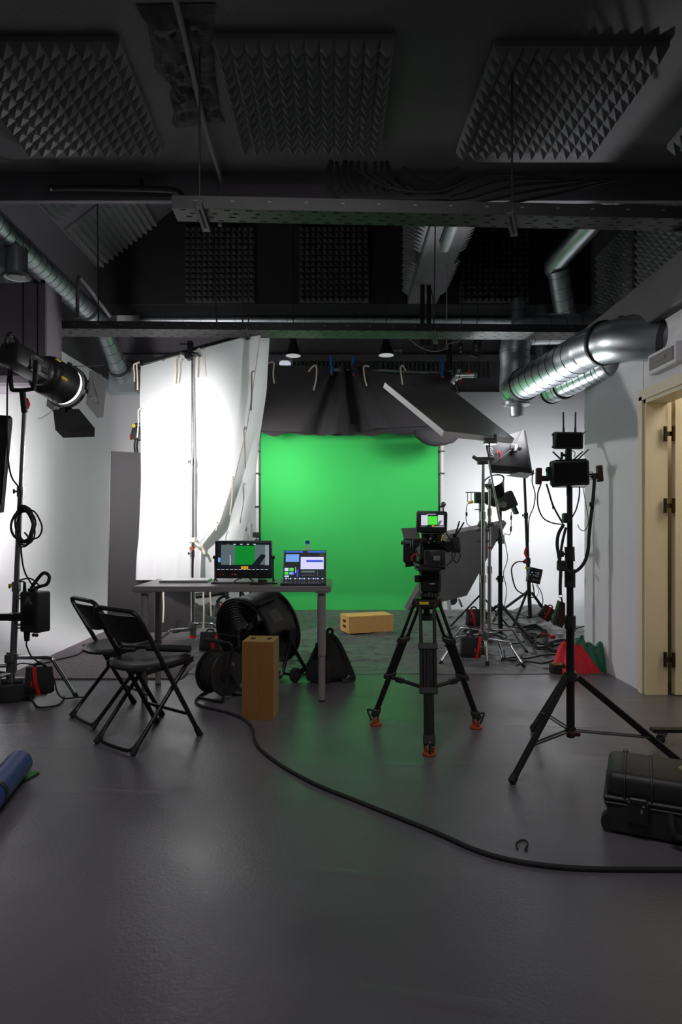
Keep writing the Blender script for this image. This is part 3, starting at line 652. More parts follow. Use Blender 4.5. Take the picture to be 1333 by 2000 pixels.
# ================================================================== table and what stands on it
ZTAB = .755
t = T('desk', 'grey topped trestle desk with five centimetre round legs carrying monitor and laptops', 'desk', (-.7, 4.38, 0))
t.p('tabletop', MB().box((-.707, 4.38, ZTAB - .018), (1.285, .56, .036), bev=.003), 'table_top')
for x, y in ((-.125, 4.15), (-.145, 4.58), (-1.285, 4.15), (-1.32, 4.58)):
    lg = t.p('leg', MB().cyl((x, y, .30), (x, y, ZTAB - .036), .026, n=18).cyl((x, y, .012), (x, y, .30), .021, n=18), 'table_leg', ang=60)
    t.p('foot', MB().cyl((x, y, 0), (x, y, .014), .02, n=16), 'rubber', lg)
    t.p('leg_plate', MB().box((x, y, ZTAB - .04), (.09, .09, .008)), 'table_leg', lg)
# field monitor
def quad_on(mb, o, xd, yd, n, u0, v0, u1, v1, lift, mi):     # flat patch on a panel, in metres
    mb.mi = mi; a = [o + xd * u + yd * v + n * lift for u, v in ((u0, v0), (u1, v0), (u1, v1), (u0, v1))]; mb.add(a, [[0, 1, 2, 3]]); return mb
D = 4.36; q0 = P(420, 1130, D); q1 = P(531, 1056, D); W_, H_ = q1.x - q0.x, q1.z - q0.z
t = T('field_monitor', 'black studio field monitor on the desk showing the green screen set', 'monitor', ((q0.x + q1.x) / 2, D, ZTAB))
t.p('housing', MB().box(((q0.x + q1.x) / 2, D + .03, (q0.z + q1.z) / 2), (W_, .055, H_), bev=.006, seg=2), 'black_plastic')
mb = MB(); X, Z, n = V((1, 0, 0)), V((0, 0, 1)), V((0, -1, 0)); o = V((q0.x, D + .0025, q0.z))
pm = W_ / 111.0
def scr(mb, x0, y0, x1, y1, lift, mi): return quad_on(mb, o, X, Z, n, (x0 - 420) * pm, (1130 - y1) * pm, (x1 - 420) * pm, (1130 - y0) * pm, lift, mi)
scr(mb, 425, 1060, 529, 1113, .0003, 0); scr(mb, 432, 1064, 460, 1108, .0006, 2); scr(mb, 498, 1064, 526, 1108, .0006, 2)
scr(mb, 459, 1066, 498, 1103, .0009, 1); scr(mb, 432, 1103, 526, 1110, .0009, 0); scr(mb, 471, 1106, 485, 1112, .0012, 4)
mb.mi = 0; mb.add([o + X * (a - 420) * pm + Z * (1130 - b_) * pm + n * .0014 for a, b_ in ((489, 1107), (511, 1082), (520, 1085), (504, 1108))], [[0, 1, 2, 3]])
scr(mb, 449, 1084, 450.5, 1104, .0012, 3)
for i in range(5): scr(mb, 443 + i * 13, 1062.5, 448 + i * 13, 1064, .0012, 5 if i == 0 else 3)
for i in range(12): scr(mb, 424 + i * 8.5, 1111.5, 430 + i * 8.5, 1112.6, .0012, 3)
scr(mb, 519, 1065, 520.5, 1104, .0012, 3); scr(mb, 523, 1065, 524.5, 1104, .0012, 3); scr(mb, 426, 1089, 431, 1098, .0012, 6)
t.p('screen', mb, ['screen_dark', 'screen_green', 'screen_grey', 'screen_light', 'screen_wood', 'yellow_tape', 'screen_sky'])
mb = MB()
for i, (x, cidx) in enumerate(((454, 0), (459, 0), (461, 0), (431, 0), (436, 0), (503, 1))): mb.mi = cidx; mb.cyl(o + X * (x - 420) * pm + Z * 8 * pm, o + X * (x - 420) * pm + Z * 8 * pm + n * .003, .002, n=8)
t.p('indicator_button', mb, ['screen_orange', 'yellow_tape'])
for sx in (q0.x - .006, q1.x + .006):
    sd = t.p('stand_arm', MB().tube([(sx, D + .03, q0.z + .14), (sx, D + .03, ZTAB + .02), (sx, D - .05, ZTAB + .006), (sx, D - .09, ZTAB + .006)], .005, 8, 3).tube([(sx, D + .03, ZTAB + .04), (sx, D + .1, ZTAB + .006), (sx, D + .12, ZTAB + .006)], .005, 8, 3), 'black_metal')
    t.p('knob', MB().cyl((sx - .012, D + .03, q0.z + .145), (sx + .012, D + .03, q0.z + .145), .012), 'black_plastic', sd)
t.p('crossbar', MB().cyl((q0.x, D - .07, ZTAB + .006), (q1.x, D - .07, ZTAB + .006), .005), 'black_metal')
t.p('cable', MB().tube([(q0.x + .17, D + .05, ZTAB + .03), (q0.x + .14, D - .03, ZTAB + .012), (q0.x + .2, D - .09, ZTAB + .006), (q0.x + .27, D - .05, ZTAB + .012), (q0.x + .23, D + .03, ZTAB + .03)], .004).tube([(q0.x + .3, D + .04, ZTAB + .03), (q0.x + .3, D - .02, ZTAB + .02), (q0.x + .33, D - .1, ZTAB + .005), (q0.x + .44, D - .1, ZTAB + .005)], .0035), 'rubber')
t.p('adapter', MB().box((q0.x + .33, D - .02, ZTAB + .012), (.06, .03, .024), bev=.006).box((q0.x + .31, D - .13, ZTAB + .008), (.1, .05, .014), bev=.003), 'black_plastic')
# open laptop
lx, ly, lw, ld = -.25, 4.17, .30, .21
t = T('open_laptop', 'black open laptop running editing software at the right end of the desk', 'laptop', (lx, ly + .1, ZTAB))
t.p('base', MB().box((lx, ly + ld / 2 - .01, ZTAB + .007), (lw, ld, .013), bev=.004, seg=2), 'black_plastic')
t.p('keyboard', MB().box((lx, ly + .12, ZTAB + .0138), (.26, .1, .001)), 'glossy_black')
sh = P(0, 1074, 4.45).z - ZTAB; tl = V((0, .30, 1)).normalized(); hb = V((lx - .148, ly + .19, ZTAB + .014)); n = V((0, -1, .30)).normalized()
t.p('lid', MB().slab([hb + X * .0, hb + X * .296, hb + X * .296 + tl * .215, hb + tl * .215], -n * .006), 'black_plastic')
mb = MB(); o = hb + n * .0004
def sl(u0, v0, u1, v1, lift, mi): return quad_on(mb, o, X, tl, n, u0 * .296, v0 * .215, u1 * .296, v1 * .215, lift, mi)
sl(.02, .03, .98, .97, .0002, 0); sl(.02, .93, .98, .97, .0006, 1); sl(.45, .90, .56, .975, .0009, 0)
sl(.05, .62, .36, .87, .0006, 2); sl(.40, .38, .94, .78, .0006, 3); sl(.53, .61, .92, .68, .0009, 4)
sl(.03, .32, .12, .42, .0006, 3); sl(.14, .32, .24, .42, .0006, 5); sl(.03, .20, .12, .29, .0006, 5); sl(.14, .20, .24, .29, .0006, 2); sl(.03, .12, .13, .17, .0006, 3)
sl(.31, .13, .35, .36, .0006, 4); sl(.28, .25, .295, .45, .0006, 3); sl(.42, .27, .74, .33, .0006, 6); sl(.42, .16, .74, .2, .0006, 7); sl(.79, .15, .8, .35, .0006, 6); sl(.84, .8, .94, .9, .0006, 7)
for i in range(17): sl(.05 + i * .053, .05, .085 + i * .053, .09, .0008, (3, 2, 3, 7, 3, 6)[i % 6])
t.p('screen', mb, ['screen_dark', 'screen_blue', 'screen_sky', 'screen_violet', 'screen_navy', 'screen_green_bright', 'screen_grey', 'label_grey', 'screen_orange'])
t = T('closed_laptop', 'closed silver laptop lying on the left half of the desk', 'laptop', (-1.09, 4.47, ZTAB))
t.p('base', MB().box((-1.09, 4.47, ZTAB + .005), (.33, .22, .009), rz(3), .003), 'silver'); t.p('lid', MB().box((-1.09, 4.47, ZTAB + .0135), (.33, .22, .006), rz(3), .0025), 'silver')
q = P(601, 1058, 4.56)
t = T('water_bottle', 'clear plastic water bottle with a blue cap behind the open laptop', 'bottle', (q.x, 4.56, ZTAB))
t.p('bottle', MB().lathe([(.001, 0), (.034, 0), (.036, .01), (.036, .19), (.03, .225), (.014, .255), (.013, .27)], (q.x, 4.56, ZTAB), (0, 0, 1), 24), 'clear_plastic', ang=60)
t.p('cap', MB().cyl((q.x, 4.56, ZTAB + .262), (q.x, 4.56, ZTAB + .285), .016, n=20), 'clip_blue')

# ================================================================== folding chairs
def chair(label):
    t = T('folding_chair', label, 'chair', (0, 0, 0), 'black folding chairs'); w_ = .185
    def ln(k, s_): return V((s_ * w_, .2 - .4 * k, .015 + .70 * k))        # long tube, front foot up to back top
    fr = t.p('back_frame', MB().tube([ln(.6, -1), ln(.86, -1), ln(.96, -.96), ln(1.0, -.8), ln(1.005, -.4), ln(1.005, .4), ln(1.0, .8), ln(.96, .96), ln(.86, 1), ln(.6, 1)], .0125, 10, 4), 'black_metal')
    for s_ in (-1, 1):
        fl = t.p('front_leg', MB().cyl(ln(0, s_), ln(.6, s_), .0125, n=10), 'black_metal')
        t.p('foot_cap', MB().cyl(ln(-.02, s_), ln(.05, s_), .018, .015), 'rubber', fl)
    def rl(k, s_): return V((s_ * .155, -.2 + .36 * k, .015 + .407 * k))
    for s_ in (-1, 1):
        l2 = t.p('rear_leg', MB().tube([rl(0, s_), rl(.7, s_), rl(.92, s_), rl(1, s_) + V((0, .01, -.01))], .0115, 10, 4), 'black_metal')
        t.p('foot_cap', MB().cyl(rl(-.02, s_), rl(.06, s_), .017, .014), 'rubber', l2)
    t.p('rear_bar', MB().tube([rl(.14, -1) + V((.004, 0, 0)), rl(.06, -1) + V((.012, 0, 0)), rl(.015, -.8), rl(.0, -.5), rl(.0, .5), rl(.015, .8), rl(.06, 1) - V((.012, 0, 0)), rl(.14, 1) - V((.004, 0, 0))], .009, 8, 4), 'black_metal')
    t.p('front_bar', MB().cyl(ln(.17, -1), ln(.17, 1), .009, n=8), 'black_metal')
    for s_ in (-1, 1): t.p('side_rail', MB().beam((s_ * .17, -.13, .407), (s_ * .17, .17, .424), .012, .03), 'black_metal')
    def seat(u, v):
        a = 2 * math.pi * u; r = v; e = 2.6
        ca, sa = math.cos(a), math.sin(a); x = .195 * r * math.copysign(abs(ca) ** (2 / e), ca); y = .02 + .2 * r * math.copysign(abs(sa) ** (2 / e), sa)
        x *= 1 - .10 * max(0, -y / .2); return (x, y, .447 + .018 * (y / .2) - .014 * (1 - r * r) - .012 * max(0, (r - .93) / .07))
    t.p('seat', MB().grid(seat, 40, 10, (0, 0, -.014)), 'black_plastic', ang=60)
    def back(u, v):
        s_ = u * 2 - 1; top = .97; bot = .80 - .055 * (1 - s_ * s_); k = bot + (top - bot) * v
        p = ln(k, s_ * .99); rd = .0 + .035 * (1 - s_ * s_); p.y -= rd + .004; p.z += .02 * (v if abs(s_) < .85 else 0) * 0; return p
    t.p('backrest', MB().grid(back, 28, 8, (0, .012, 0)), 'black_plastic', ang=60)
    return t.o
ch = chair('black folding chair nearer the camera, with a foam gripped pole across its seat')
ch.location = (-1.045, 3.42, 0); ch.rotation_euler = (0, 0, R(-36))
dup(ch, (-1.36, 3.83, 0), R(-46), 'black folding chair farther back, half hidden behind the other chair')
t = T('grip_pole', 'black pole with a foam grip lying across the nearer folding chair', 'pole', (-.97, 3.4, .44))
a, b_ = P(237, 1284, 3.5), P(372, 1289, 3.45); a.z = .482; b_.z = .478
t.p('rod', MB().cyl(a, a.lerp(b_, .5), .009).cyl(a + V((-.03, 0, -.01)), a + V((.06, .02, -.005)), .014), 'black_metal')
t.p('foam_grip', MB().cyl(a.lerp(b_, .38), b_, .019, n=16), 'rubber')
t.p('clamp', MB().box(a + V((.05, -.03, -.012)), (.08, .04, .02), rz(-15), .004).cyl(a + V((.075, -.05, -.02)), a + V((.075, -.05, .0)), .008), 'black_plastic')

# ================================================================== fan, reel, boxes, backpack
C = V((-.64, 4.88, .342)); n = V((-.62, -.75, -.21)).normalized(); Mf = frame(n); rr = .30
sd_ = V((.77, -.62, 0)).normalized()
t = T('drum_fan', 'large black drum fan on a wheeled tube stand under the desk', 'fan', (C.x, C.y, 0))
t.p('drum', MB().lathe([(.285, -.15), (.305, -.155), (.31, -.14), (.29, -.125), (.285, 0), (.29, .125), (.31, .14), (.305, .155), (.285, .15), (.278, .14), (.274, 0), (.278, -.14), (.285, -.15)], C, n, 48, False), 'fan_black', ang=50)
for nm, h in (('front_grille', .155), ('rear_grille', -.155)):
    mb = MB()
    for k in range(1, 15): mb.ring(C + n * h, n, .02 * k + .005, .0016, 36, 4)
    for k in range(8):
        a = math.pi * 2 * k / 8; d = Mf @ V((0, math.cos(a), math.sin(a))); mb.cyl(C + n * h + d * .03, C + n * h + d * .29, .0025, n=5)
    t.p(nm, mb, 'black_metal')
mt = t.p('motor', MB().cyl(C - n * .1, C + n * .06, .075, .07, n=24).cyl(C + n * .06, C + n * .08, .05, .03, n=20), 'black_metal')
t.p('motor_plate', MB().box(C + n * .04 + V((-.02, -.03, .06)), (.06, .004, .03), rz(-50)), 'label_grey', mt)
for k in range(4):
    a = math.pi / 2 * k + .5; d = Mf @ V((0, math.cos(a), math.sin(a))); e = Mf @ V((0, -math.sin(a), math.cos(a)))
    t.p('blade', MB().slab([C + d * .06 - e * .03 - n * .02, C + d * .25 - e * .1 - n * .05, C + d * .262 + e * .07 + n * .04, C + d * .07 + e * .03 + n * .02], n * .004), 'black_metal')
mb = MB(); ztop = (Mf @ V((0, 0, 1)))
yy = Mf @ V((0, 1, 0)); zz = Mf @ V((0, 0, 1))
def around(a, r, h): return C + n * h + (yy * math.cos(a) + zz * math.sin(a)) * r
txt = 'UROSMD'
for i, chx in enumerate(txt):
    a = math.pi / 2 + .12 - i * .075; rd = (yy * math.cos(a) + zz * math.sin(a)); tg = (yy * math.sin(a) - zz * math.cos(a))
    text(mb, chx, .05, around(a, .2915, .085), tg, rd.cross(tg) if rd.cross(tg).dot(-n) > 0 else -rd.cross(tg))
t.p('lettering', mb, 'white_plastic')
sgn = 1 if yy.dot(sd_) > 0 else -1
a1 = .55 if sgn > 0 else math.pi - .55
t.p('rating_label', MB().grid(lambda u, v: around(a1 + (u - .5) * .34, .2885, -.03 + .09 * v), 6, 1), 'label_grey')
a2 = a1 + (.42 if sgn > 0 else -.42); q = around(a2, .3, .03)
t.p('latch', MB().box(q, (.02, .02, .16), frame(around(a2, .4, 0) - around(a2, .3, 0), n) , .005), 'black_plastic')
for s_ in (1, -1):
    pv = C + sd_ * s_ * .315; out = sd_ * s_ * .03
    t.p('pivot', MB().cyl(pv - sd_ * s_ * .02, pv + sd_ * s_ * .05, .035, n=16).cyl(pv + V((0, 0, 0)), pv + V((0, 0, -.06)), .022), 'black_plastic')
    b0 = pv + out + n * .0 + V((0, 0, -.04))
    fw = V((n.x, n.y, 0)).normalized()
    t.p('stand_frame', MB().tube([b0, b0 + fw * .05 + V((0, 0, -.14)), b0 + fw * .1 + V((0, 0, -.24)), b0 + fw * .17 + V((0, 0, 0)) * 1 + V((0, 0, -(b0.z - .05)))], .014, 8).tube([b0, b0 - fw * .1 + V((0, 0, -.15)), b0 - fw * .15 + V((0, 0, -.22)), b0 - fw * .12 + V((0, 0, -(b0.z - .05)))], .014, 8), 'black_metal')
    wc = b0 + fw * .0; wc = V((wc.x, wc.y, .052)) - fw * .02
    wh = t.p('wheel', MB().lathe([(.02, -.018), (.045, -.02), (.052, -.012), (.052, .012), (.045, .02), (.02, .018)], wc + out, sd_, 24), 'rubber')
    t.p('hub', MB().cyl(wc + out - sd_ * .022, wc + out + sd_ * .022, .024, n=16), 'grey_metal', wh)
t.p('axle', MB().cyl(V((C.x, C.y, .052)) - sd_ * .33, V((C.x, C.y, .052)) + sd_ * .33, .01), 'black_metal')
t.p('carry_handle', MB().tube([around(math.pi / 2 + .5 * -sgn * -1, .30, -.11), around(math.pi / 2 + .5 * sgn, .36, -.13), around(math.pi / 2 + .8 * sgn, .36, -.13), around(math.pi / 2 + .8 * sgn, .30, -.11)], .01, 8, 3), 'black_metal')
t.p('cord', MB().tube([C + n * .08, C + n * .14 + V((0, 0, -.03)), C + n * .15 + V((-.06, 0, -.15)), C + n * .16 + V((-.09, 0, -.22))], .006), 'rubber')
def apple(label, o, w_, d, h, ang, standing):
    t = T('apple_box', label, 'apple box', o, 'plywood apple boxes'); o = V(o); M = rz(ang)
    return t, o, M
t, o, M = apple('upright oak plywood apple box standing on end before the fan', P(505, 1407, 3.78) * 1, .18, .2, .46, -4, True)
o = F(506, 1406); o.y += .1; t.l = V((o.x, o.y, 0)); t.o.location = t.l
bw, bd_, bh = .186, .215, .462
for s_ in (-1, 1): t.p('side_board', MB().box(o + M @ V((0, s_ * (bd_ / 2 - .006), bh / 2)), (bw, .012, bh), M, .001), 'oak')
for s_ in (-1, 1): t.p('edge_board', MB().box(o + M @ V((s_ * (bw / 2 - .006), 0, bh / 2)), (.012, bd_ - .024, bh), M), 'oak_edge')
t.p('bottom_board', MB().box(o + V((0, 0, .007)), (bw - .024, bd_ - .024, .012), M), 'oak_edge')
eb = t.p('end_board', MB().box(o + V((0, 0, bh - .007)), (bw - .024, bd_ - .024, .012), M), 'oak_edge')
for s_ in (-1, 1): t.p('hand_hole', MB().box(o + M @ V((s_ * .05, .01, bh - .002)), (.026, .055, .004), M), 'hole_dark', eb)
o = F(712, 1241); o.y += .13; o.x += .03; t, o, M = apple('birch plywood apple box lying flat on the plastic sheet before the green screen', o, 0, 0, 0, 33, False)
L2, D2, H2 = .5, .27, .175; o = V((o.x, o.y, .03)); t.l = V((o.x, o.y, .0)); t.o.location = t.l; M = rz(19)
for s_ in (-1, 1): t.p('side_board', MB().box(o + M @ V((0, s_ * (D2 / 2 - .006), H2 / 2)), (L2, .012, H2), M, .001), 'birch')
for s_, nm in ((-1, 'handle_end'), (1, 'far_end')):
    e = t.p(nm, MB().box(o + M @ V((s_ * (L2 / 2 - .006), 0, H2 / 2)), (.012, D2 - .024, H2 - .024), M), 'birch')
    if s_ < 0:
        for z in (.06, .115): t.p('hand_hole', MB().box(o + M @ V((-L2 / 2 - .0005, 0, z)), (.004, .085, .028), M, .0), 'hole_dark', e)
for z in (.006, H2 - .006): t.p('face_board', MB().box(o + V((0, 0, z)), (L2, D2 - .024, .012), M), 'birch')
# cable reel
C = V((-.805, 4.22, .175)); ax = V((.80, -.60, 0)).normalized(); pr = V((.6, .8, 0))
t = T('cable_reel', 'black cable reel in a tube frame on the floor left of the upright box', 'cable reel', (C.x, C.y, 0))
for s_, nm in ((-1, 'flange'), (1, 'flange')): t.p(nm, MB().lathe([(.02, -.003), (.145, -.003), (.148, 0), (.145, .003), (.02, .003)], C + ax * s_ * .075, ax, 36), 'black_plastic')
mb = MB()
for j in range(8): mb.ring(C + ax * (-.06 + .017 * j), ax, .105, .0085, 28, 6); mb.ring(C + ax * (-.05 + .017 * j), ax, .12 - .006 * (j % 3), .0085, 28, 6)
t.p('wound_cable', mb, 'rubber')
t.p('hub', MB().cyl(C - ax * .07, C + ax * .09, .06, n=20), 'black_plastic')
t.p('label_plate', MB().box(C + ax * .08 + V((0, 0, .04)) + pr * .03, (.003, .05, .05), frame(ax)), 'label_grey')
f0 = C + ax * .11
t.p('frame', MB().tube([C + ax * .02 + V((0, 0, .2)) - ax * .14, C + ax * .05 + V((0, 0, .2)), f0 + V((0, 0, .19)), f0 + V((0, 0, .13)), f0 - pr * .03 + V((0, 0, 0)), f0 - pr * .07 + V((0, 0, -.12)), f0 - pr * .08 - V((0, 0, .16)), f0 - pr * .09 - ax * .07 - V((0, 0, .165)), f0 - pr * .09 - ax * .22 - V((0, 0, .165))], .009, 8, 4), 'black_metal')
t.p('frame_leg', MB().tube([f0, f0 + pr * .05 - V((0, 0, .08)), f0 + pr * .1 - V((0, 0, .155)), f0 + pr * .1 - ax * .2 - V((0, 0, .165))], .009, 8, 4), 'black_metal')
t.p('grip', MB().cyl(C + V((0, 0, .2)) - ax * .14, C + V((0, 0, .2)) + ax * .04, .014, n=12), 'rubber')
cord = [(440, 1338), (402, 1352), (385, 1364), (385, 1374), (404, 1382), (440, 1390), (472, 1402), (492, 1420), (498, 1445), (512, 1466), (555, 1498), (620, 1533), (700, 1565), (780, 1597), (850, 1625), (930, 1660), (1000, 1680), (1080, 1692), (1160, 1697), (1250, 1698), (1420, 1699)]
solo('power_cord', 'long black power cord snaking from the reel across the floor to the right edge', 'cord', MB().tube([F(x, y, .009) for x, y in cord], .0085, 8, 6), 'rubber', F(700, 1565))
# backpack
q = F(642, 1334); q.y += .12
t = T('backpack', 'black backpack slumped on the floor behind the right desk leg', 'backpack', (q.x, q.y, 0))
t.p('body', MB().loft([(0, 0, .005, .13, .10), (0, 0, .05, .155, .12), (-.005, 0, .14, .145, .115), (0, 0, .22, .115, .095), (.0, 0, .29, .075, .07), (-.005, 0, .33, .035, .04), (-.005, 0, .345, .012, .015)], 26, 2.6, rz(8), q), 'bag_fabric', ang=70)
t.p('front_pocket', MB().loft([(0, 0, .012, .09, .05), (0, 0, .05, .1, .06), (0, 0, .13, .095, .055), (0, 0, .165, .07, .035)], 20, 3, rz(-20), q + V((-.07, -.09, 0))), 'bag_fabric', ang=70)
t.p('side_pocket', MB().loft([(0, 0, .2, .05, .04), (0, 0, .24, .06, .05), (0, 0, .29, .045, .04), (0, 0, .30, .02, .02)], 16, 3, None, q + V((-.05, -.06, -.01))), 'bag_fabric', ang=70)
t.p('top_loop', MB().tube([q + V((-.02, 0, .33)), q + V((0, 0, .375)), q + V((.03, 0, .36)), q + V((.015, 0, .325))], .012, 6, 4, .5), 'bag_fabric')
t.p('shoulder_strap', MB().tube([q + V((.02, -.03, .33)), q + V((.07, -.06, .28)), q + V((.13, -.09, .16)), q + V((.175, -.1, .05)), q + V((.17, -.1, .018)), q + V((.1, -.12, .014))], .024, 8, 5, .4), 'bag_fabric')
t.p('strap_buckle', MB().box(q + V((.165, -.11, .03)), (.035, .014, .03), rz(10), .004), 'black_plastic')
solo('red_puck', 'small dark red dome lying on the sheet edge beside the backpack', 'puck', MB().ball(F(592, 1318) + V((0, .05, .03)), .03, 12, (1, 1, .6)), 'dark_wood', F(592, 1318))

# ================================================================== tripod with cinema camera
tp = V((.468, 3.46, .735))
feet = [F(735, 1416) , F(930, 1422), F(839, 1474)]
t = T('camera_tripod', 'black two stage video tripod with orange rubber feet carrying the camera', 'tripod', (tp.x, tp.y, 0))
t.p('bowl', MB().cyl(tp + V((0, 0, -.03)), tp + V((0, 0, .02)), .062, .066, n=24).box(tp + V((0, -.05, -.01)), (.08, .05, .05), bev=.008), 'black_metal')
t.p('bowl_knob', MB().cyl(tp + V((0, 0, -.09)), tp + V((0, 0, -.03)), .018).lathe([(.01, -.03), (.04, -.025), (.045, 0), (.03, .01)], tp + V((0, 0, -.075)), (0, 0, 1), 12), 'black_plastic')
t.p('brand_strip', MB().box(tp + V((-.025, -.077, 0)), (.05, .003, .014)), 'yellow_tape', label='yellow strip')
sp = V((tp.x, tp.y - .02, .265))
for i, f in enumerate(feet):
    rad = V((f.x - tp.x, f.y - tp.y, 0)).normalized(); tg = V((-rad.y, rad.x, 0)); top = tp + rad * .055 + V((0, 0, -.005)); bot = f + V((0, 0, .075))
    dn_ = (bot - top); L_ = dn_.length; dn_ = dn_ / L_
    lg = t.p('leg', MB().cyl(top - tg * .036, top + dn_ * L_ * .66 - tg * .036, .0095).cyl(top + tg * .036, top + dn_ * L_ * .66 + tg * .036, .0095), 'black_metal')
    t.p('leg_stage', MB().cyl(top + dn_ * L_ * .33 - tg * .019, bot - tg * .019, .0075).cyl(top + dn_ * L_ * .33 + tg * .019, bot + tg * .019, .0075).cyl(top + dn_ * L_ * .36, bot, .011), 'black_metal', lg)
    for k, w_ in ((.0, .09), (.33, .1), (.655, .095)): t.p('leg_clamp', MB().box(top + dn_ * L_ * k, (.035, .03, w_), frame(dn_, tg).copy() if 0 else Matrix((dn_, dn_.cross(tg), tg)).transposed(), .005), 'black_plastic', lg)
    an = t.p('ankle', MB().box(bot, (.05, .03, .062), Matrix((dn_, dn_.cross(tg), tg)).transposed(), .006).cyl(bot - tg * .02, f + V((0, 0, .03)) - tg * .02, .008).cyl(bot + tg * .02, f + V((0, 0, .03)) + tg * .02, .008)
             .tube([bot + rad * .01, bot + rad * .055 + V((0, 0, .005)), bot + rad * .05 + V((0, 0, -.02)), f + rad * .03 + V((0, 0, .02))], .006), 'black_plastic')
    t.p('rubber_foot', MB().lathe([(.034, 0), (.036, .008), (.026, .016), (.02, .018)], f, (0, 0, 1), 20).box(f + V((0, 0, .03)) - tg * .018, (.014, .03, .035), bev=.004).box(f + V((0, 0, .03)) + tg * .018, (.014, .03, .035), bev=.004), 'orange_plastic', an, label='orange rubber foot')
    kn = top + dn_ * L_ * .67
    t.p('spreader_arm', MB().cyl(sp, kn, .011).box(sp.lerp(kn, .72), (.05, .03, .03), frame(kn - sp), .004), 'black_plastic')
t.p('spreader_hub', MB().cyl(sp - V((0, 0, .02)), sp + V((0, 0, .02)), .03, n=12), 'black_plastic')
hd = P(842, 1140, 3.44)
t = T('fluid_head', 'black fluid head with ribbed dial between tripod and camera', 'tripod head', hd)
t.p('base_dial', MB().lathe([(.04, 0), (.052, .012), (.052, .03), (.045, .05)], V((hd.x - .008, hd.y, tp.z + .02)), (0, 0, 1), 18), 'black_metal')
mb = MB()
for k in range(18):
    a = k * math.pi / 9; mb.box((hd.x - .008 + .053 * math.cos(a), hd.y + .053 * math.sin(a), tp.z + .041), (.008, .006, .016), rz(k * 20), .001)
t.p('dial_ribs', mb, 'grey_metal')
t.p('head_body', MB().box((hd.x - .005, hd.y, .845), (.108, .11, .115), bev=.012), 'black_metal')
t.p('brown_plate', MB().box((hd.x + .012, hd.y - .05, .898), (.055, .012, .02), bev=.003), 'dark_wood')
t.p('side_lever', MB().box((hd.x - .075, hd.y - .02, .862), (.03, .03, .036), bev=.004).cyl((hd.x - .06, hd.y, .85), (hd.x - .05, hd.y, .85), .03), 'black_plastic')
t.p('name_print', MB().box((hd.x, hd.y - .0555, .838), (.03, .002, .005)), 'print_grey')
t.p('plate_clamp', MB().box((hd.x - .02, hd.y, .915), (.12, .2, .018), bev=.003).cyl((hd.x - .09, hd.y - .07, .93), (hd.x - .02, hd.y - .07, .92), .006), 'black_metal')
# camera rig, front of the camera points to +Y
cx, cy = hd.x + .005, 3.46; s = 3.40 / FPX
def cp(x, y, d=3.40): return P(x, y, d)
t = T('cinema_camera', 'black cinema camera rig with matte box, rear battery and top monitor', 'camera', (cx, cy, .925))
t.p('baseplate', MB().box((cx - .02, cy + .06, .932), (.11, .30, .018), bev=.003).cyl(cp(812, 1110, 3.5), cp(870, 1110, 3.5), .008).box(cp(838, 1110, 3.42), (.05, .06, .03)), 'black_metal')
t.p('camera_body', MB().box((cx + .0, cy + .08, 1.0), (.13, .17, .115), bev=.008), 'black_plastic')
b_ = cp(851, 1090); bt = t.p('battery', MB().box(b_ + V((0, .03, 0)), (.115, .06, .092), bev=.012, seg=2).cyl(b_ + V((-.04, .0, -.04)), b_ + V((-.04, .0, .04)), .012), 'black_plastic')
t.p('battery_label', MB().box(b_ + V((.0, -.0012, 0)), (.02, .002, .026)).box(b_ + V((.018, -.0012, 0)), (.012, .002, .026)), 'label_grey', bt)
t.p('top_cage', MB().box((cx, cy + .06, 1.072), (.11, .22, .012), bev=.003).cyl((cx - .04, cy, 1.07), (cx - .04, cy, 1.125), .008).cyl((cx + .03, cy, 1.07), (cx + .03, cy, 1.125), .008).cyl((cx - .06, cy + .02, 1.12), (cx + .06, cy + .02, 1.12), .012).box((cx - .005, cy - .02, 1.092), (.1, .05, .035), bev=.004), 'black_metal')
t.p('lens', MB().lathe([(.045, 0), (.05, .02), (.05, .07), (.042, .09), (.052, .1), (.052, .17)], (cx - .01, cy + .16, 1.0), (0, 1, 0), 24), 'black_plastic')
mx_ = t.p('matte_box', MB().box((cx - .03, cy + .33, 1.0), (.18, .06, .15), bev=.01), 'black_plastic')
pts = [cp(784, 1032, 3.8), cp(818, 1030, 3.8), cp(822, 1062, 3.75), cp(792, 1062, 3.75)]
t.p('top_flag', MB().slab(pts, (0, .004, .0)), 'black_plastic', mx_)
t.p('side_flag', MB().slab([cp(791, 1062, 3.78), cp(815, 1062, 3.78), cp(816, 1105, 3.78), cp(793, 1108, 3.78)], (0, .02, 0)), 'black_plastic', mx_)
t.p('flag_knob', MB().cyl(cp(786, 1060, 3.7), cp(808, 1060, 3.6), .004).cyl(cp(784, 1060, 3.7), cp(788, 1060, 3.7), .011), 'black_plastic', mx_)
m0, m1 = cp(814, 1036), cp(875, 998); mc = (m0 + m1) / 2
mo = t.p('top_monitor', MB().box(mc + V((0, .016, -.006)), (m1.x - m0.x, .03, m1.z - m0.z + .012), Matrix.Rotation(R(1.5), 3, 'Y'), .012, 2), 'black_plastic')
mb = MB(); o = V((m0.x, m0.y - .0006, m0.z)); pm = (m1.x - m0.x) / 61
def s2(x0, y0, x1, y1, lift, mi): return quad_on(mb, o, X, Z, V((0, -1, 0)), (x0 - 814) * pm, (1036 - y1) * pm, (x1 - 814) * pm, (1036 - y0) * pm, lift, mi)
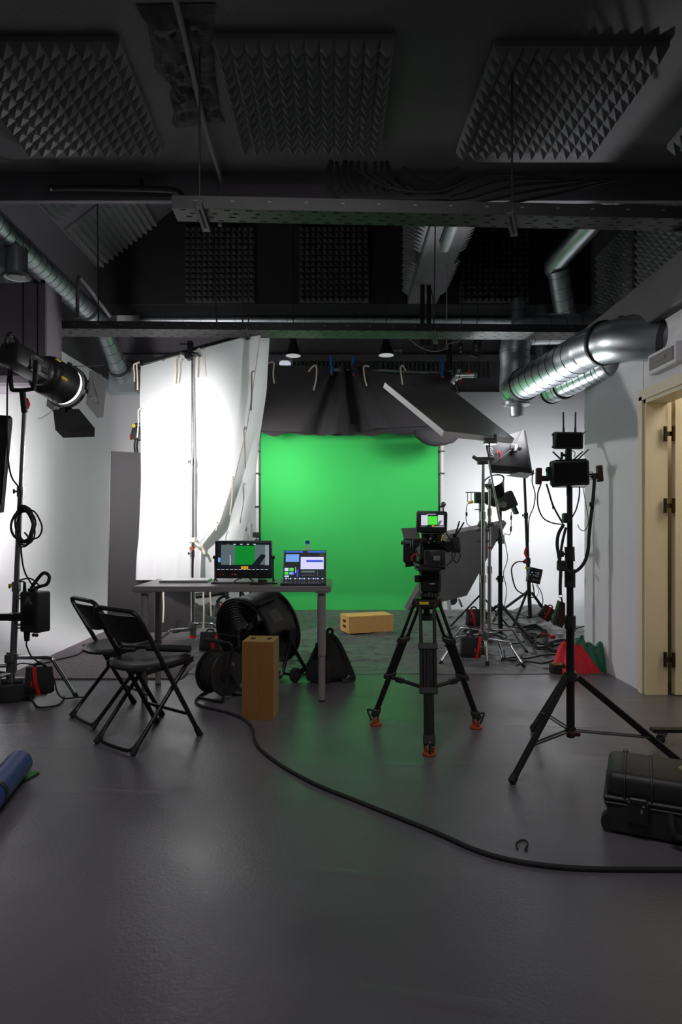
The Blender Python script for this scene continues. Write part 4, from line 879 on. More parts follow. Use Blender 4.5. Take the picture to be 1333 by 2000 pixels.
s2(820, 1003, 869, 1031, .0004, 0); s2(823, 1006, 836, 1026, .0008, 2); s2(856, 1006, 867, 1026, .0008, 2); s2(836.5, 1008, 855, 1025, .001, 1); s2(821, 1026, 869, 1030, .0009, 0); s2(844, 1026, 849, 1029, .0012, 4)
s2(822, 1028, 832, 1029, .0012, 3); s2(850, 1028, 868, 1029, .0012, 2); s2(834, 1004, 852, 1005, .0012, 2)
mb.mi = 3; mb.add([o + X * (a - 814) * pm + Z * (1036 - b2_) * pm + V((0, -.0013, 0)) for a, b2_ in ((853, 1025), (859, 1017), (864, 1017), (859, 1026))], [[0, 1, 2, 3]])
t.p('monitor_screen', mb, ['screen_dark', 'screen_green_bright', 'screen_light', 'screen_grey', 'screen_wood'], mo)
t.p('monitor_arm', MB().cyl((mc.x, mc.y + .02, 1.12), (mc.x, mc.y + .02, mc.z - .04), .012).ball((mc.x, mc.y + .02, 1.115), .017), 'black_metal')
tx = cp(890, 1064, 3.42)
tm = t.p('video_transmitter', MB().box(tx, (.05, .03, .082), Matrix.Rotation(R(-6), 3, 'Y'), .006).box(tx + V((0, -.017, 0)), (.03, .006, .05), Matrix.Rotation(R(-6), 3, 'Y'), .003), 'black_plastic')
for ex, ey in ((898, 1018), (907, 1020)): t.p('antenna', MB().cyl(tx + V((-.005, 0, .035)), cp(ex, ey, 3.42), .005, .004).cyl(tx + V((-.005, 0, .035)), tx + V((-.004, 0, .06)), .009), 'black_plastic', tm)
t.p('side_arm', MB().cyl((cx + .05, cy + .02, 1.06), tx, .01).box(cp(875, 1068, 3.42), (.05, .04, .05), Matrix.Rotation(.6, 3, 'Y'), .008).ball((cx + .06, cy + .01, 1.055), .016), 'black_metal')
t.p('cable', MB().tube([tx + V((.015, 0, -.04)), cp(900, 1085), cp(893, 1099), cp(885, 1090), cp(882, 1068)], .003, 6).tube([cp(872, 1040), cp(878, 1052), cp(886, 1062)], .003, 6).tube([tx + V((0, 0, -.04)), cp(888, 1088), cp(875, 1103), cp(858, 1107)], .003, 6)
    .tube([cp(818, 1060), cp(813, 1072), cp(818, 1084), cp(825, 1096)], .003, 6).tube([cp(826, 1050), cp(822, 1062), cp(828, 1075)], .003, 6).tube([cp(845, 1042), cp(850, 1052), cp(862, 1060), cp(865, 1048)], .003, 6), 'rubber')
t.p('red_cable', MB().tube([cp(806, 1096), cp(805, 1088), cp(811, 1083), cp(816, 1083)], .004, 6), 'red_strap', label='red cable')
t.p('follow_focus', MB().cyl(cp(802, 1062, 3.6), cp(818, 1062, 3.6), .022, n=16).box(cp(815, 1062, 3.55), (.05, .06, .05), bev=.006).box(cp(812, 1060, 3.50), (.022, .004, .01)), 'black_plastic')
t.p('cage_clamp', MB().box(cp(829, 1056), (.03, .04, .03), bev=.004).box(cp(842, 1053), (.02, .04, .05), bev=.004).box(cp(857, 1052), (.03, .05, .06), bev=.004).box(cp(824, 1078), (.02, .05, .08), bev=.004).cyl(cp(826, 1043), cp(868, 1043), .006), 'black_metal')
t.p('yellow_tag', MB().box(cp(864, 1050, 3.37), (.006, .004, .035), Matrix.Rotation(.2, 3, 'Y')), 'yellow_tape')
t.p('grey_tag', MB().box(cp(841, 1052, 3.36), (.012, .004, .012)).box(cp(838, 1060, 3.36), (.01, .004, .006)).box(cp(818, 1070, 3.36), (.016, .004, .008)), 'label_grey')

# ================================================================== stands
def pole_up(t, base, top, zs, r, m='black_metal', knobs=True):
    base, top = V(base), V(top); n = len(zs); prev = 0.0
    for i, k in enumerate(zs + [1.0]):
        a = base.lerp(top, prev); b_ = base.lerp(top, k); rad = r * (1 - .16 * i)
        po = t.p('pole', MB().cyl(a, b_, rad, n=14), m, ang=60)
        if i < n:
            cl = t.p('pole_collar', MB().cyl(b_ - V((0, 0, .035)), b_ + V((0, 0, .03)), rad * 1.35, n=14), 'black_plastic' if m == 'black_metal' else m, po, ang=60)
            if knobs: t.p('knob', MB().cyl(b_, b_ + V((-.035, -.01, 0)), .006).box(b_ + V((-.04, -.01, 0)), (.012, .012, .03), bev=.003), 'black_plastic', po)
        prev = k
def tri_legs(t, c0, zc, zsp, feet, r=.011, m='black_metal'):
    c0 = V((c0[0], c0[1], 0))
    t.p('leg_collar', MB().cyl(c0 + V((0, 0, zc - .02)), c0 + V((0, 0, zc + .025)), .03, n=12), 'black_plastic')
    t.p('brace_collar', MB().cyl(c0 + V((0, 0, zsp - .015)), c0 + V((0, 0, zsp + .015)), .026, n=12), 'black_plastic')
    for f in feet:
        f = V(f); d = (V((f.x, f.y, 0)) - c0); L_ = d.length; d = d / L_; top = c0 + d * .035 + V((0, 0, zc)); bt = V((f.x, f.y, .012)); tg = V((-d.y, d.x, 0))
        dr_ = (bt - top).normalized()
        lg = t.p('leg', MB().box((top + bt) / 2, ((bt - top).length, r * 1.5, r * 2.4), Matrix((dr_, tg, dr_.cross(tg))).transposed(), .003), m)
        t.p('foot_cap', MB().box(bt + V((0, 0, -.001)) - dr_ * .015, (.04, r * 2, r * 2.6), Matrix((dr_, tg, dr_.cross(tg))).transposed(), .003), 'rubber', lg)
        k = max(.2, min(.75, (zc - zsp) / zc * .98 + .02)); kn = top.lerp(bt, k)
        t.p('brace', MB().cyl(c0 + d * .02 + V((0, 0, zsp)) + tg * .012, kn + tg * .01, .005, n=6).cyl(c0 + d * .02 + V((0, 0, zsp)) - tg * .012, kn - tg * .01, .005, n=6), m)
def chrome_legs(t, c0, zc, feet, knee=.5, r=.0125):
    c0 = V((c0[0], c0[1], 0))
    t.p('leg_hub', MB().cyl(c0 + V((0, 0, zc - .09)), c0 + V((0, 0, zc + .04)), .032, n=14).box(c0 + V((0, -.03, zc)), (.05, .05, .06), bev=.008), 'grey_metal')
    t.p('hub_tee', MB().cyl(c0 + V((.02, -.03, zc + .03)), c0 + V((.07, -.05, zc + .03)), .008).cyl(c0 + V((.07, -.07, zc + .03)), c0 + V((.07, -.03, zc + .03)), .006), 'chrome')
    for f, hz_ in feet:
        f = V(f); st = c0 + V((0, 0, hz_)); kn = V((c0.x + (f.x - c0.x) * knee, c0.y + (f.y - c0.y) * knee, hz_ + .005)); e = V((f.x, f.y, .014)); dn_ = (e - kn)
        lg = t.p('leg', MB().tube([st, st.lerp(kn, .5), st.lerp(kn, .85), kn + dn_ * .06 + V((0, 0, .004)), kn + dn_ * .2, kn + dn_ * .6, e], r, 12, 4), 'chrome', ang=60)
        t.p('foot_cap', MB().cyl(e - dn_.normalized() * .03, e, r * 1.2, n=10), 'rubber', lg)
def sandbag(label, o, w_, h, dpt, ang, lean=0.0, roll=0.0, strap=.3, tilt=.22):
    M = rz(ang) @ Matrix.Rotation(lean, 3, 'X') @ Matrix.Rotation(roll, 3, 'Y'); o = V(o)
    t = T('sandbag', label, 'sandbag', o, 'sandbags')
    t.p('bag', MB().loft([(0, 0, -h / 2, w_ * .46, dpt * .25), (0, 0, -h * .44, w_ * .52, dpt * .45), (0, 0, -h * .2, w_ * .50, dpt * .56), (0, 0, h * .2, w_ * .47, dpt * .45), (0, 0, h * .44, w_ * .48, dpt * .2), (0, 0, h / 2, w_ * .47, dpt * .12)], 28, 5, M, o), 'bag_fabric', ang=60)
    mb = MB()
    def st(u, v):
        z = h * (.53 - 1.06 * v); x = w_ * (strap + (u - .5) * .13 + tilt * (v - .5)); zz_ = abs(z) / (h / 2)
        return o + M @ V((x, -dpt * (.53 - .36 * max(0, z) / (h / 2) - .16 * max(0, -z) / (h / 2)) - .006, z))
    t.p('red_strap', mb.grid(st, 2, 8, M @ V((0, -.004, 0))), 'red_strap', label='red strap')
    t.p('logo_patch', MB().box(o + M @ V((w_ * (strap - .16), -dpt * .52, -h * .1)), (w_ * .06, .006, h * .22), M, .002), 'red_strap')
    t.p('carry_loop', MB().tube([o + M @ V((-w_ * .2, 0, h * .48)), o + M @ V((-w_ * .1, 0, h * .62)), o + M @ V((w_ * .1, 0, h * .62)), o + M @ V((w_ * .2, 0, h * .48))], .008, 6, 4), 'bag_fabric')
    return t
# ---- left stand with the fresnel lamp
bx = V((-2.19, 4.22, 0))
t = T('light_stand', 'tall chrome light stand at the left carrying the big fresnel lamp', 'light stand', bx)
pole_up(t, bx + V((0, 0, .08)), (-2.105, 4.22, 1.93), [.36, .70], .021, 'chrome')
rf = F(150, 1366)
chrome_legs(t, bx, .27, [(rf, .27), ((-2.62, 4.05, 0), .22), ((-2.28, 3.78, 0), .17)], .6)
t.p('yellow_tape', MB().cyl(P(26, 1140, 4.22), P(26, 1146, 4.22), .024, n=14), 'yellow_tape', label='yellow tape ring')
t.p('red_wing_clamp', MB().loft([(0, 0, 0, .02, .018), (0, 0, .03, .032, .018), (0, 0, .07, .016, .012)], 10, 2, None, (-2.11, 4.245, 1.93)), 'red_strap', label='red clamp')
ll = V((-2.1, 4.22, 2.0))
fd = V((.2, .965, -.16)).normalized(); FS = .86; fr_ = frame(fd); ry = V((fd.y, -fd.x, 0)).normalized(); ru = ry.cross(fd).normalized()
LB = P(50, 708, 4.22)
t = T('fresnel_lamp', 'black spotlight with fresnel barrel and four barn doors, shining on the white silk', 'studio light', LB)
def lp(a, s_, u): return LB + fd * a * FS + ry * s_ + ru * u
t.p('body', MB().box(lp(.0, 0, 0), (.34, .15, .15), fr_, .03, 2).box(lp(.05, 0, .0), (.2, .165, .11), fr_, .02), 'black_plastic')
t.p('side_vents', MB().box(lp(.0, .082, -.03), (.1, .006, .05), fr_, .002), 'label_grey')
t.p('rear_handle', MB().tube([lp(-.06, 0, .07), lp(-.14, 0, .125), lp(-.2, 0, .115), lp(-.21, 0, .05), lp(-.17, 0, .03)], .016, 8, 4), 'black_plastic')
fs_ = lambda pr_: [(a_, h_ * FS) for a_, h_ in pr_]
t.p('neck', MB().lathe(fs_([(.06, .15), (.095, .17), (.1, .20), (.085, .22)]), LB, fd, 24), 'grey_metal')
t.p('barrel', MB().lathe(fs_([(.105, .2), (.13, .22), (.142, .25), (.142, .43), (.146, .435), (.146, .455), (.135, .455)]), LB, fd, 32), 'black_plastic', ang=50)
t.p('lens', MB().lathe(fs_([(.001, .50), (.06, .497), (.11, .488), (.135, .476)]), LB, fd, 32, False), 'lamp_glow', label='glowing lens')
t.p('light_gap', MB().lathe(fs_([(.136, .44), (.139, .45), (.139, .50), (.136, .51)]), LB, fd, 32, False), 'lamp_glow')
t.p('door_ring', MB().lathe(fs_([(.148, .49), (.162, .49), (.162, .53), (.148, .53), (.148, .49)]), LB, fd, 32), 'black_metal')
t.p('yellow_mark', MB().box(lp(.26, .135, -.03), (.06, .012, .02), fr_).box(lp(.22, .1, .09), (.05, .012, .014), fr_), 'yellow_tape')
t.p('name_print', text(text(MB(), 'aputure', .028, lp(.02, .084, .035), fd, ru), 'LS 600d', .022, lp(.07, .084, .005), fd, ru), 'print_grey')
for nm, sx, su in (('right', 1, 0), ('left', -1, 0), ('top', 0, 1), ('bottom', 0, -1)):
    e = ry * sx + ru * su; g = fd.cross(e); spread_ = fd + e * {'bottom': .85, 'top': .45, 'right': -.12, 'left': -.05}[nm]
    spread_ = spread_.normalized(); h0 = LB + fd * .46 + e * .162; wd0, wd1, ln = (.105, .165, .24) if su else (.13, .17, .27)
    door = t.p('barn_door', MB().slab([h0 - g * wd0, h0 + g * wd0, h0 + g * wd1 + spread_ * ln * .7, h0 + g * wd1 * .8 + spread_ * ln, h0 - g * wd1 * .8 + spread_ * ln, h0 - g * wd1 + spread_ * ln * .7], e.cross(g).cross(e).normalized() * .0 + (e - spread_ * e.dot(spread_)).normalized() * .003), 'door_black', ang=20)
    t.p('hinge', MB().cyl(h0 - g * .05, h0 + g * .05, .008).box(h0 - fd * .01, (.04, .02, .06), fr_, .004), 'black_metal', door)
    nout = (e - spread_ * e.dot(spread_)).normalized()
    if nm == 'right':
        mb = MB(); z0 = h0 + spread_ * .115 + nout * .006
        def ln_(a, b2): mb.cyl(z0 + spread_ * a[0] + ru * a[1], z0 + spread_ * b2[0] + ru * b2[1], .002, n=4)
        tri = [[(-.06, .075), (-.05, .06), (.035, -.02), (.06, -.02)], [(-.075, -.045), (-.075, -.075), (0, -.045)], [(.07, -.03), (.07, -.075), (-.03, -.075)]]
        for pg in tri:
            for a, b2 in zip(pg, pg[1:] + pg[:1]): ln_(a, b2)
        t.p('door_logo', mb, 'print_grey', door)
    if nm == 'bottom': t.p('door_print', text(MB(), 'aputure', .06, h0 + spread_ * .185 + nout * .005, ry, spread_ * -1 if nout.dot(ry.cross(-spread_)) > 0 else spread_), 'print_dark', door)
yk = LB + V((-.005, -.02, -.055))
t.p('yoke', MB().tube([lp(-.02, -.09, 0), lp(-.02, -.095, -.06), lp(-.0, -.085, -.17), lp(0, -.06, -.19), lp(0, .06, -.19), lp(0, .085, -.17), lp(-.02, .095, -.06), lp(-.02, .09, 0)], .014, 8, 4).cyl((-2.105, 4.22, 1.90), lp(0, 0, -.19), .02, n=14), 'black_metal')
t.p('safety_wire', MB().tube([lp(.3, .03, -.14), lp(.25, .08, -.25), lp(.1, .1, -.36), lp(.06, .1, -.37)], .0025, 5, 5), 'grey_metal')
t.p('power_cable', MB().tube([lp(-.16, .02, -.05), P(16, 735, 4.2), P(14, 780, 4.2), P(15, 880, 4.2), P(22, 930, 4.2), P(40, 960, 4.2), P(38, 1010, 4.2), P(44, 1100, 4.2), P(58, 1135, 4.15), P(72, 1150, 4.12)], .0055, 6), 'rubber')
# coiled cable on the stand
t = T('coiled_cable', 'coil of black cable hung on the left light stand', 'cable', P(50, 1020, 4.15))
for k in range(7):
    r0, r1 = random.uniform(.045, .075), random.uniform(.1, .13); cc = P(46 + random.uniform(-3, 5), 1028 + random.uniform(-6, 10), 4.14)
    t.p('loop', MB().sweep([cc + V((r0 * math.cos(a), .02 * math.sin(a * 2 + k), r1 * math.sin(a))) for a in [i * math.pi / 12 for i in range(24)]], .0055, 6, closed=True), 'rubber')
t.p('loop', MB().tube([P(52, 996, 4.1), P(68, 1000, 4.1), P(82, 1028, 4.1), P(76, 1048, 4.1), P(60, 1052, 4.1), P(48, 1040, 4.1)], .0055, 6), 'rubber')
t.p('binding', MB().tube([P(38, 992, 4.13), P(46, 990, 4.1), P(55, 996, 4.1)], .016, 8), 'rubber')
# ballast box
o = P(69, 1194, 4.12); M = rz(-22)
t = T('ballast_box', 'black lamp control box with a looped handle clamped to the left light stand', 'control box', o)
t.p('casing', MB().box(o, (.155, .11, .26), M, .008), 'black_plastic')
for dz in (.105, .085, -.085, -.105):
    for s_ in (-1,): t.p('heat_fin', MB().box(o + M @ V((-.09, -.01, dz)), (.04, .11, .008), M), 'grey_metal')
t.p('handle', MB().tube([o + M @ V((-.05, 0, .13)), o + M @ V((0, 0, .19)), o + M @ V((.07, 0, .25)), o + M @ V((.12, 0, .23)), o + M @ V((.1, 0, .18)), o + M @ V((.03, 0, .16)), o + M @ V((-.02, 0, .135))], .011, 8, 5), 'rubber')
t.p('connector', MB().cyl(o + M @ V((-.06, -.03, .13)), o + M @ V((-.06, -.03, .19)), .012, .008).cyl(o + M @ V((-.04, -.03, -.19)), o + M @ V((-.04, -.03, -.13)), .016, .02).box(o + M @ V((.0, -.02, .142)), (.05, .04, .02), None, .004), 'black_metal')
mb = MB(); z0 = o + M @ V((0, -.0565, 0))
for a, b2 in (((-.03, .055), (-.005, .1)), ((-.005, .1), (.005, .1)), ((.005, .1), (.03, .055)), ((.03, .055), (.018, .055)), ((.018, .055), (-.01, .085)), ((-.03, .055), (-.02, .055)), ((-.02, .055), (.0, .09))): mb.cyl(z0 + M @ V((a[0], 0, a[1])), z0 + M @ V((b2[0], 0, b2[1])), .0012, n=4)
t.p('casing_logo', mb, 'print_grey')
t.p('display', MB().box(o + M @ V((0, -.0555, -.02)), (.09, .003, .12), M, .001), 'glossy_black')
t.p('foot_knob', MB().ball(o + M @ V((.03, -.04, -.145)), .012).ball(o + M @ V((.055, -.04, -.145)), .012), 'dark_wood')
t.p('clamp', MB().box(P(33, 1204, 4.15), (.09, .08, .05), None, .006).box(P(12, 1205, 4.12), (.1, .05, .045), None, .006).cyl(P(-14, 1206, 4.1), P(6, 1205, 4.12), .009), 'black_metal')
t.p('cable', MB().tube([o + M @ V((-.06, -.03, .19)), P(38, 1134, 4.08), P(60, 1130, 4.08), P(80, 1147, 4.1)], .005, 6).tube([o + M @ V((-.04, -.03, -.19)), P(52, 1262, 4.1), P(64, 1285, 4.1), P(92, 1303, 4.12), P(105, 1325, 4.1), P(112, 1352, 4.08), P(125, 1364, 4.1), P(150, 1362, 4.12), P(168, 1362, 4.2)], .005, 6), 'rubber')
sandbag('sandbag with red strap hung on the left lamp stand leg, by the chairs', P(77, 1328, 4.12), .17, .17, .08, 8, strap=-.05)
t = T('rubber_base', 'dark rubber bowl base on the floor at the lower left edge', 'stand base', F(5, 1374))
q = F(4, 1374); q.y += .13
t.p('bowl', MB().lathe([(.135, 0), (.14, .02), (.115, .06), (.10, .095), (.07, .1)], q, (0, 0, 1), 28), 'rubber', ang=60)
t.p('bracket', MB().box(q + V((.0, 0, .12)), (.14, .05, .03), rz(15), .006).cyl(q + V((-.03, 0, .1)), q + V((-.03, 0, .26)), .012), 'grey_metal')
for lab, pts in (('looping in front of the left stand base', [(18, 1350), (60, 1366), (75, 1381), (110, 1378), (123, 1368), (125, 1360)]), ('running from the left stand across the felt', [(20, 1312), (38, 1296), (75, 1298), (105, 1290), (150, 1279), (170, 1265), (205, 1257), (235, 1250)]), ('tangled under the left sandbag', [(30, 1360), (45, 1350), (70, 1348), (92, 1352), (75, 1356), (42, 1358), (55, 1342)])):
    solo('floor_cable', 'thin black cable ' + lab, 'cable', MB().tube([F(x, y, .022 if y < 1335 else .007) for x, y in pts], .006, 6), 'rubber', F(*pts[0]))
# dark softbox edge at the far left
t = T('black_softbox', 'black softbox cut off by the left edge of the photo', 'softbox', P(2, 900, 4.7))
t.p('hood', MB().slab([P(-60, 806, 4.7), P(16, 812, 4.7), P(16, 822, 4.7), P(-1, 1000, 4.7), P(-60, 1010, 4.7)], (-.02, .1, 0)), 'bag_fabric')
t.p('rim', MB().cyl(P(17, 812, 4.7), P(2, 985, 4.7), .006).ball(P(19, 815, 4.7), .012), 'black_metal')
t.p('stand_pole', MB().cyl(P(-45, 900, 4.78), V((P(-45, 0, 4.78).x, 4.78, 0)), .014), 'black_metal')

# ---- silk on its frame
FL, FRt = V((-2.11, 6.69, 3.0)), V((-.72, 5.72, 3.0))
FL = P(275, 716, 6.69); FRt = P(514, 652, 5.78); sv = (FRt - FL); sn_ = V((-sv.y, sv.x, 0)).normalized() * -1
if sn_.y > 0: sn_ = -sn_
def plane_hit(x, y, off=0.0):        # point of the silk plane on a photo sight line, pushed off along the normal
    d0 = V(((x - CX) / FPX, 1, -(y - HZ) / FPX)); o_ = V((0, 0, CAMZ)); k = (FL - o_).dot(sn_) / d0.dot(sn_); return o_ + d0 * k + sn_ * off
t = T('overhead_diffuser', 'black overhead frame holding the tied white silk, tilted across the left', 'diffusion frame', (FL + FRt) / 2 - V((0, 0, 2.9)))
t.p('top_tube', MB().beam(FL - sv * .01 + V((0, 0, .03)), FRt + V((0, 0, .03)), .03, .03), 'black_metal')
t.p('corner', MB().box(FL + V((0, 0, .03)), (.06, .06, .05), frame(sv), .006).box(FRt + V((0, 0, .03)), (.06, .06, .05), frame(sv), .006), 'black_plastic')
lpx = [(0, 278, 716), (.1, 278, 760), (.3, 281, 850), (.5, 281, 940), (.75, 279, 1050), (1, 272, 1132)]
rpx = [(0, 514, 652), (.12, 505, 722), (.35, 488, 835), (.55, 464, 932), (.75, 434, 1022), (.85, 402, 1062), (.9, 398, 1080), (1, 396, 1134)]
def itp(tb, v):
    for a, b_ in zip(tb, tb[1:]):
        if v <= b_[0] + 1e-9: k = (v - a[0]) / (b_[0] - a[0]); return a[1] + (b_[1] - a[1]) * k, a[2] + (b_[2] - a[2]) * k
    return tb[-1][1:]
def silk(u, v):
    a, b_ = itp(lpx, v), itp(rpx, v); x = a[0] + (b_[0] - a[0]) * u; y = a[1] + (b_[1] - a[1]) * u
    ds = (FRt - FL).length * u
    amp = .016 * (v ** .7) * (.35 + .65 * abs(u * 2 - 1.0))
    wr = amp * math.sin(u * 30 + 5 * u * (1 - v) + 2 * fold(u * 3, v * 2)) + .03 * v * math.sin(u * 7 + 1) + .014 * fold(u * 6, v * 3, 1)
    wr += .02 * math.sin((u * 2.2 + v * 5.0)) * (1 - v)
    return plane_hit(x, y, .02 + wr)
sk = t.p('silk', MB().grid(silk, 120, 70), 'silk', ang=80, label='white silk cloth')
opx = [(0, 516, 654), (.12, 510, 760), (.35, 496, 850), (.55, 489, 930), (.75, 480, 990), (.9, 463, 1055), (1, 450, 1132)]
def flap(u, v):
    a, b_ = itp(rpx, v), itp(opx, v); x = a[0] - 16 + (b_[0] - a[0] + 16) * u; y = a[1] + (b_[1] - a[1]) * u
    return plane_hit(x, y, -.03 - .05 * u + .02 * math.sin(u * 9 + v * 8) * v)
t.p('silk_return', MB().grid(flap, 16, 60), 'silk', ang=80, label='folded back edge of the silk')
hem = [plane_hit(itp(rpx, k / 40)[0], itp(rpx, k / 40)[1], .035) for k in range(36)]
t.p('hem', MB().sweep(hem, .0045, 6), 'cotton_tie')
for x, y, L_, w_ in ((353, 700, 52, .02), (361, 705, 46, .013), (396, 684, 56, .018), (407, 698, 40, .008), (502, 728, 76, .014), (487, 836, 80, .012), (464, 934, 72, .012), (433, 1022, 14, .012), (272, 712, 36, .016), (278, 710, 54, .016), (281, 800, 56, .012), (330, 1152, 62, .016), (408, 1152, 74, .016), (421, 1152, 50, .016)):
    dx = random.uniform(-5, 3) if y < 1100 else random.uniform(-3, 3)
    t.p('tie', MB().tube([plane_hit(x + 4, y, .06), plane_hit(x, y + 4, .07), plane_hit(x + dx * .3, y + L_ * .5, .065), plane_hit(x + dx, y + L_, .07)], w_ * .6, 6, 4, .35), 'cotton_tie')
for x, y in ((325, 704), (404, 682), (485, 837), (462, 934), (432, 1022)): t.p('grommet', MB().ring(plane_hit(x, y, .04), sn_, .012, .004, 12, 5), 'grey_metal')
SD = plane_hit(377, 880).y - .075; sb = V(((377 - CX) * SD / FPX, SD, 0))
t = T('silk_stand', 'tall chrome stand in front of the silk, gripping its frame', 'grip stand', sb)
pole_up(t, sb + V((0, 0, .04)), (sb.x, sb.y, P(0, 690, SD).z), [.30, .62], .022, 'chrome')
chrome_legs(t, sb, .17, [((sb.x - .33, sb.y - .3, 0), .15), ((sb.x + .4, sb.y - .05, 0), .19), ((sb.x - .1, sb.y + .45, 0), .12)], .5)
q = P(373, 684, SD - .03)
t.p('grip_head', MB().box(q + V((0, -.02, .0)), (.05, .06, .16), None, .006).cyl(q + V((-.08, -.03, -.03)), q + V((.07, -.03, -.05)), .02).cyl(q + V((-.1, -.03, .05)), q + V((.02, -.03, .05)), .009).cyl(q + V((-.02, -.06, -.07)), q + V((-.02, .02, -.07)), .03), 'black_metal')
t.p('grip_wing', MB().box(q + V((-.06, -.05, -.05)), (.07, .015, .03), Matrix.Rotation(.5, 3, 'Y'), .004).box(q + V((.08, -.05, -.06)), (.06, .015, .025), Matrix.Rotation(.5, 3, 'Y'), .004), 'grey_metal')
q = P(377, 1055, SD - .04)
t.p('orange_band', MB().cyl(P(376, 1068, SD), P(376, 1074, SD), .026, n=14), 'orange_plastic', label='orange band')
t.p('tie_arm', MB().tube([q, q + V((.06, -.04, -.05)), P(396, 1072, SD - .06), P(400, 1082, SD - .06)], .014, 8).box(q + V((0, -.02, 0)), (.07, .05, .05), None, .008), 'cotton_tie')
t.p('red_foot', MB().cyl(sb + V((0, 0, .05)), sb + V((0, 0, .08)), .03, n=14), 'red_strap', label='red end ring')
sandbag('sandbag with red strap on the silk stand leg, left of the fan', P(411, 1253, 5.72), .19, .17, .09, -6, strap=.28, tilt=-.3)
# head behind the silk
q = P(270, 848, 7.6)
t = T('rear_video_light', 'black video light with a round yellow mark peeking out behind the silk', 'studio light', q)
t.p('body', MB().box(q + V((.06, 0, 0)), (.26, .13, .17), Matrix.Rotation(.2, 3, 'Y'), .025, 2), 'black_plastic')
t.p('handle', MB().tube([q + V((-.05, 0, .08)), q + V((-.03, 0, .12)), q + V((.05, 0, .12)), q + V((.07, 0, .07))], .012, 8), 'black_plastic')
t.p('dial', MB().cyl(q + V((-.03, -.07, .09)), q + V((-.03, -.06, .09)), .022, n=16), 'yellow_tape', label='yellow round mark')
t.p('red_edge', MB().box(q + V((-.078, -.03, -.04)), (.012, .06, .06), None, .003), 'red_strap')
t.p('neck', MB().tube([q + V((-.02, 0, -.07)), q + V((-.03, 0, -.16)), q + V((-.02, 0, -.4)), V((q.x - .02, q.y, .03))], .024, 10), 'black_metal')
t = T('grey_flat', 'tall dark grey flat panel standing behind the silk and desk', 'flat panel', F(295, 1240) + V((0, .1, 0)))
a = F(212, 1241); b_ = F(374, 1236); dd = b_ - a; hgt = P(0, 881, a.y).z
t.p('panel', MB().slab([a + V((0, 0, .03)), b_ + V((0, 0, .03)), b_ + V((0, 0, hgt - .03)), a + V((.03, 0, hgt))], V((-dd.y, dd.x, 0)).normalized() * .05), 'flat_grey')
t.p('left_edge', MB().slab([a + V((-.014, -.004, .03)), a + V((-.002, -.004, .03)), a + V((.028, -.004, hgt)), a + V((.016, -.004, hgt))], (0, .05, 0)), 'black_plastic')
t.p('foot', MB().box(a + V((.1, .04, .018)), (.05, .3, .03)).box(b_ + V((-.15, .04, .018)), (.05, .3, .03)), 'black_plastic')
# small things seen between the silk and the green screen
t = T('white_tube_light', 'short white tube standing behind the field monitor by the screen pole', 'tube light', P(490, 1060, 7.2))
t.p('tube', MB().cyl(P(490, 1062, 7.2), P(490, 1022, 7.2), .022, n=14).box(P(484, 1050, 7.2), (.03, .03, .07), None, .005), 'white_plastic')
t.p('stand', MB().cyl(P(490, 1062, 7.2), V((P(490, 0, 7.2).x, 7.2, .03)), .012), 'grey_metal')
t = T('grip_arm_stand', 'dark stand with an angled grip arm behind the field monitor', 'grip stand', F(470, 1225))
dq = 7.0
t.p('pole', MB().cyl(P(470, 1010, dq), V((P(470, 0, dq).x, dq, .03)), .014).cyl(P(468, 1003, dq), P(472, 1055, dq), .011), 'black_metal')
t.p('arm', MB().cyl(P(468, 1000, dq), P(474, 1056, dq - .05), .013), 'grey_metal')
t.p('knob', MB().cyl(P(470, 1034, dq), P(479, 1033, dq), .012).box(P(479, 1033, dq), (.03, .02, .05), None, .004).box(P(470, 990, dq), (.03, .02, .06), Matrix.Rotation(.4, 3, 'Y'), .004), 'black_plastic')
t.p('base', MB().beam((P(470, 0, dq).x - .3, dq, .04), (P(470, 0, dq).x + .3, dq + .1, .04), .03, .03).beam((P(470, 0, dq).x, dq - .3, .04), (P(470, 0, dq).x, dq + .3, .04), .03, .03), 'black_metal')
t = T('floor_light_arm', 'low black bar and bracket seen under the desk behind the silk stand', 'grip arm', P(415, 1165, 6.6))
t.p('bar', MB().tube([P(383, 1164, 6.6), P(410, 1161, 6.6), P(440, 1156, 6.6)], .03, 10, 3), 'black_plastic')
t.p('post', MB().cyl(P(444, 1150, 6.7), V((P(444, 0, 6.7).x, 6.7, .02)), .02), 'grey_metal')
t.p('handle', MB().tube([P(430, 1190, 6.6), P(425, 1175, 6.6), P(438, 1164, 6.6), P(452, 1172, 6.6)], .016, 8, 2).cyl(P(409, 1202, 6.6), P(414, 1182, 6.6), .02), 'black_metal')
sandbag('sandbag with red side seen under the desk left of the fan rim', P(430, 1192, 6.5), .1, .13, .08, 0, strap=.05, tilt=-.2)

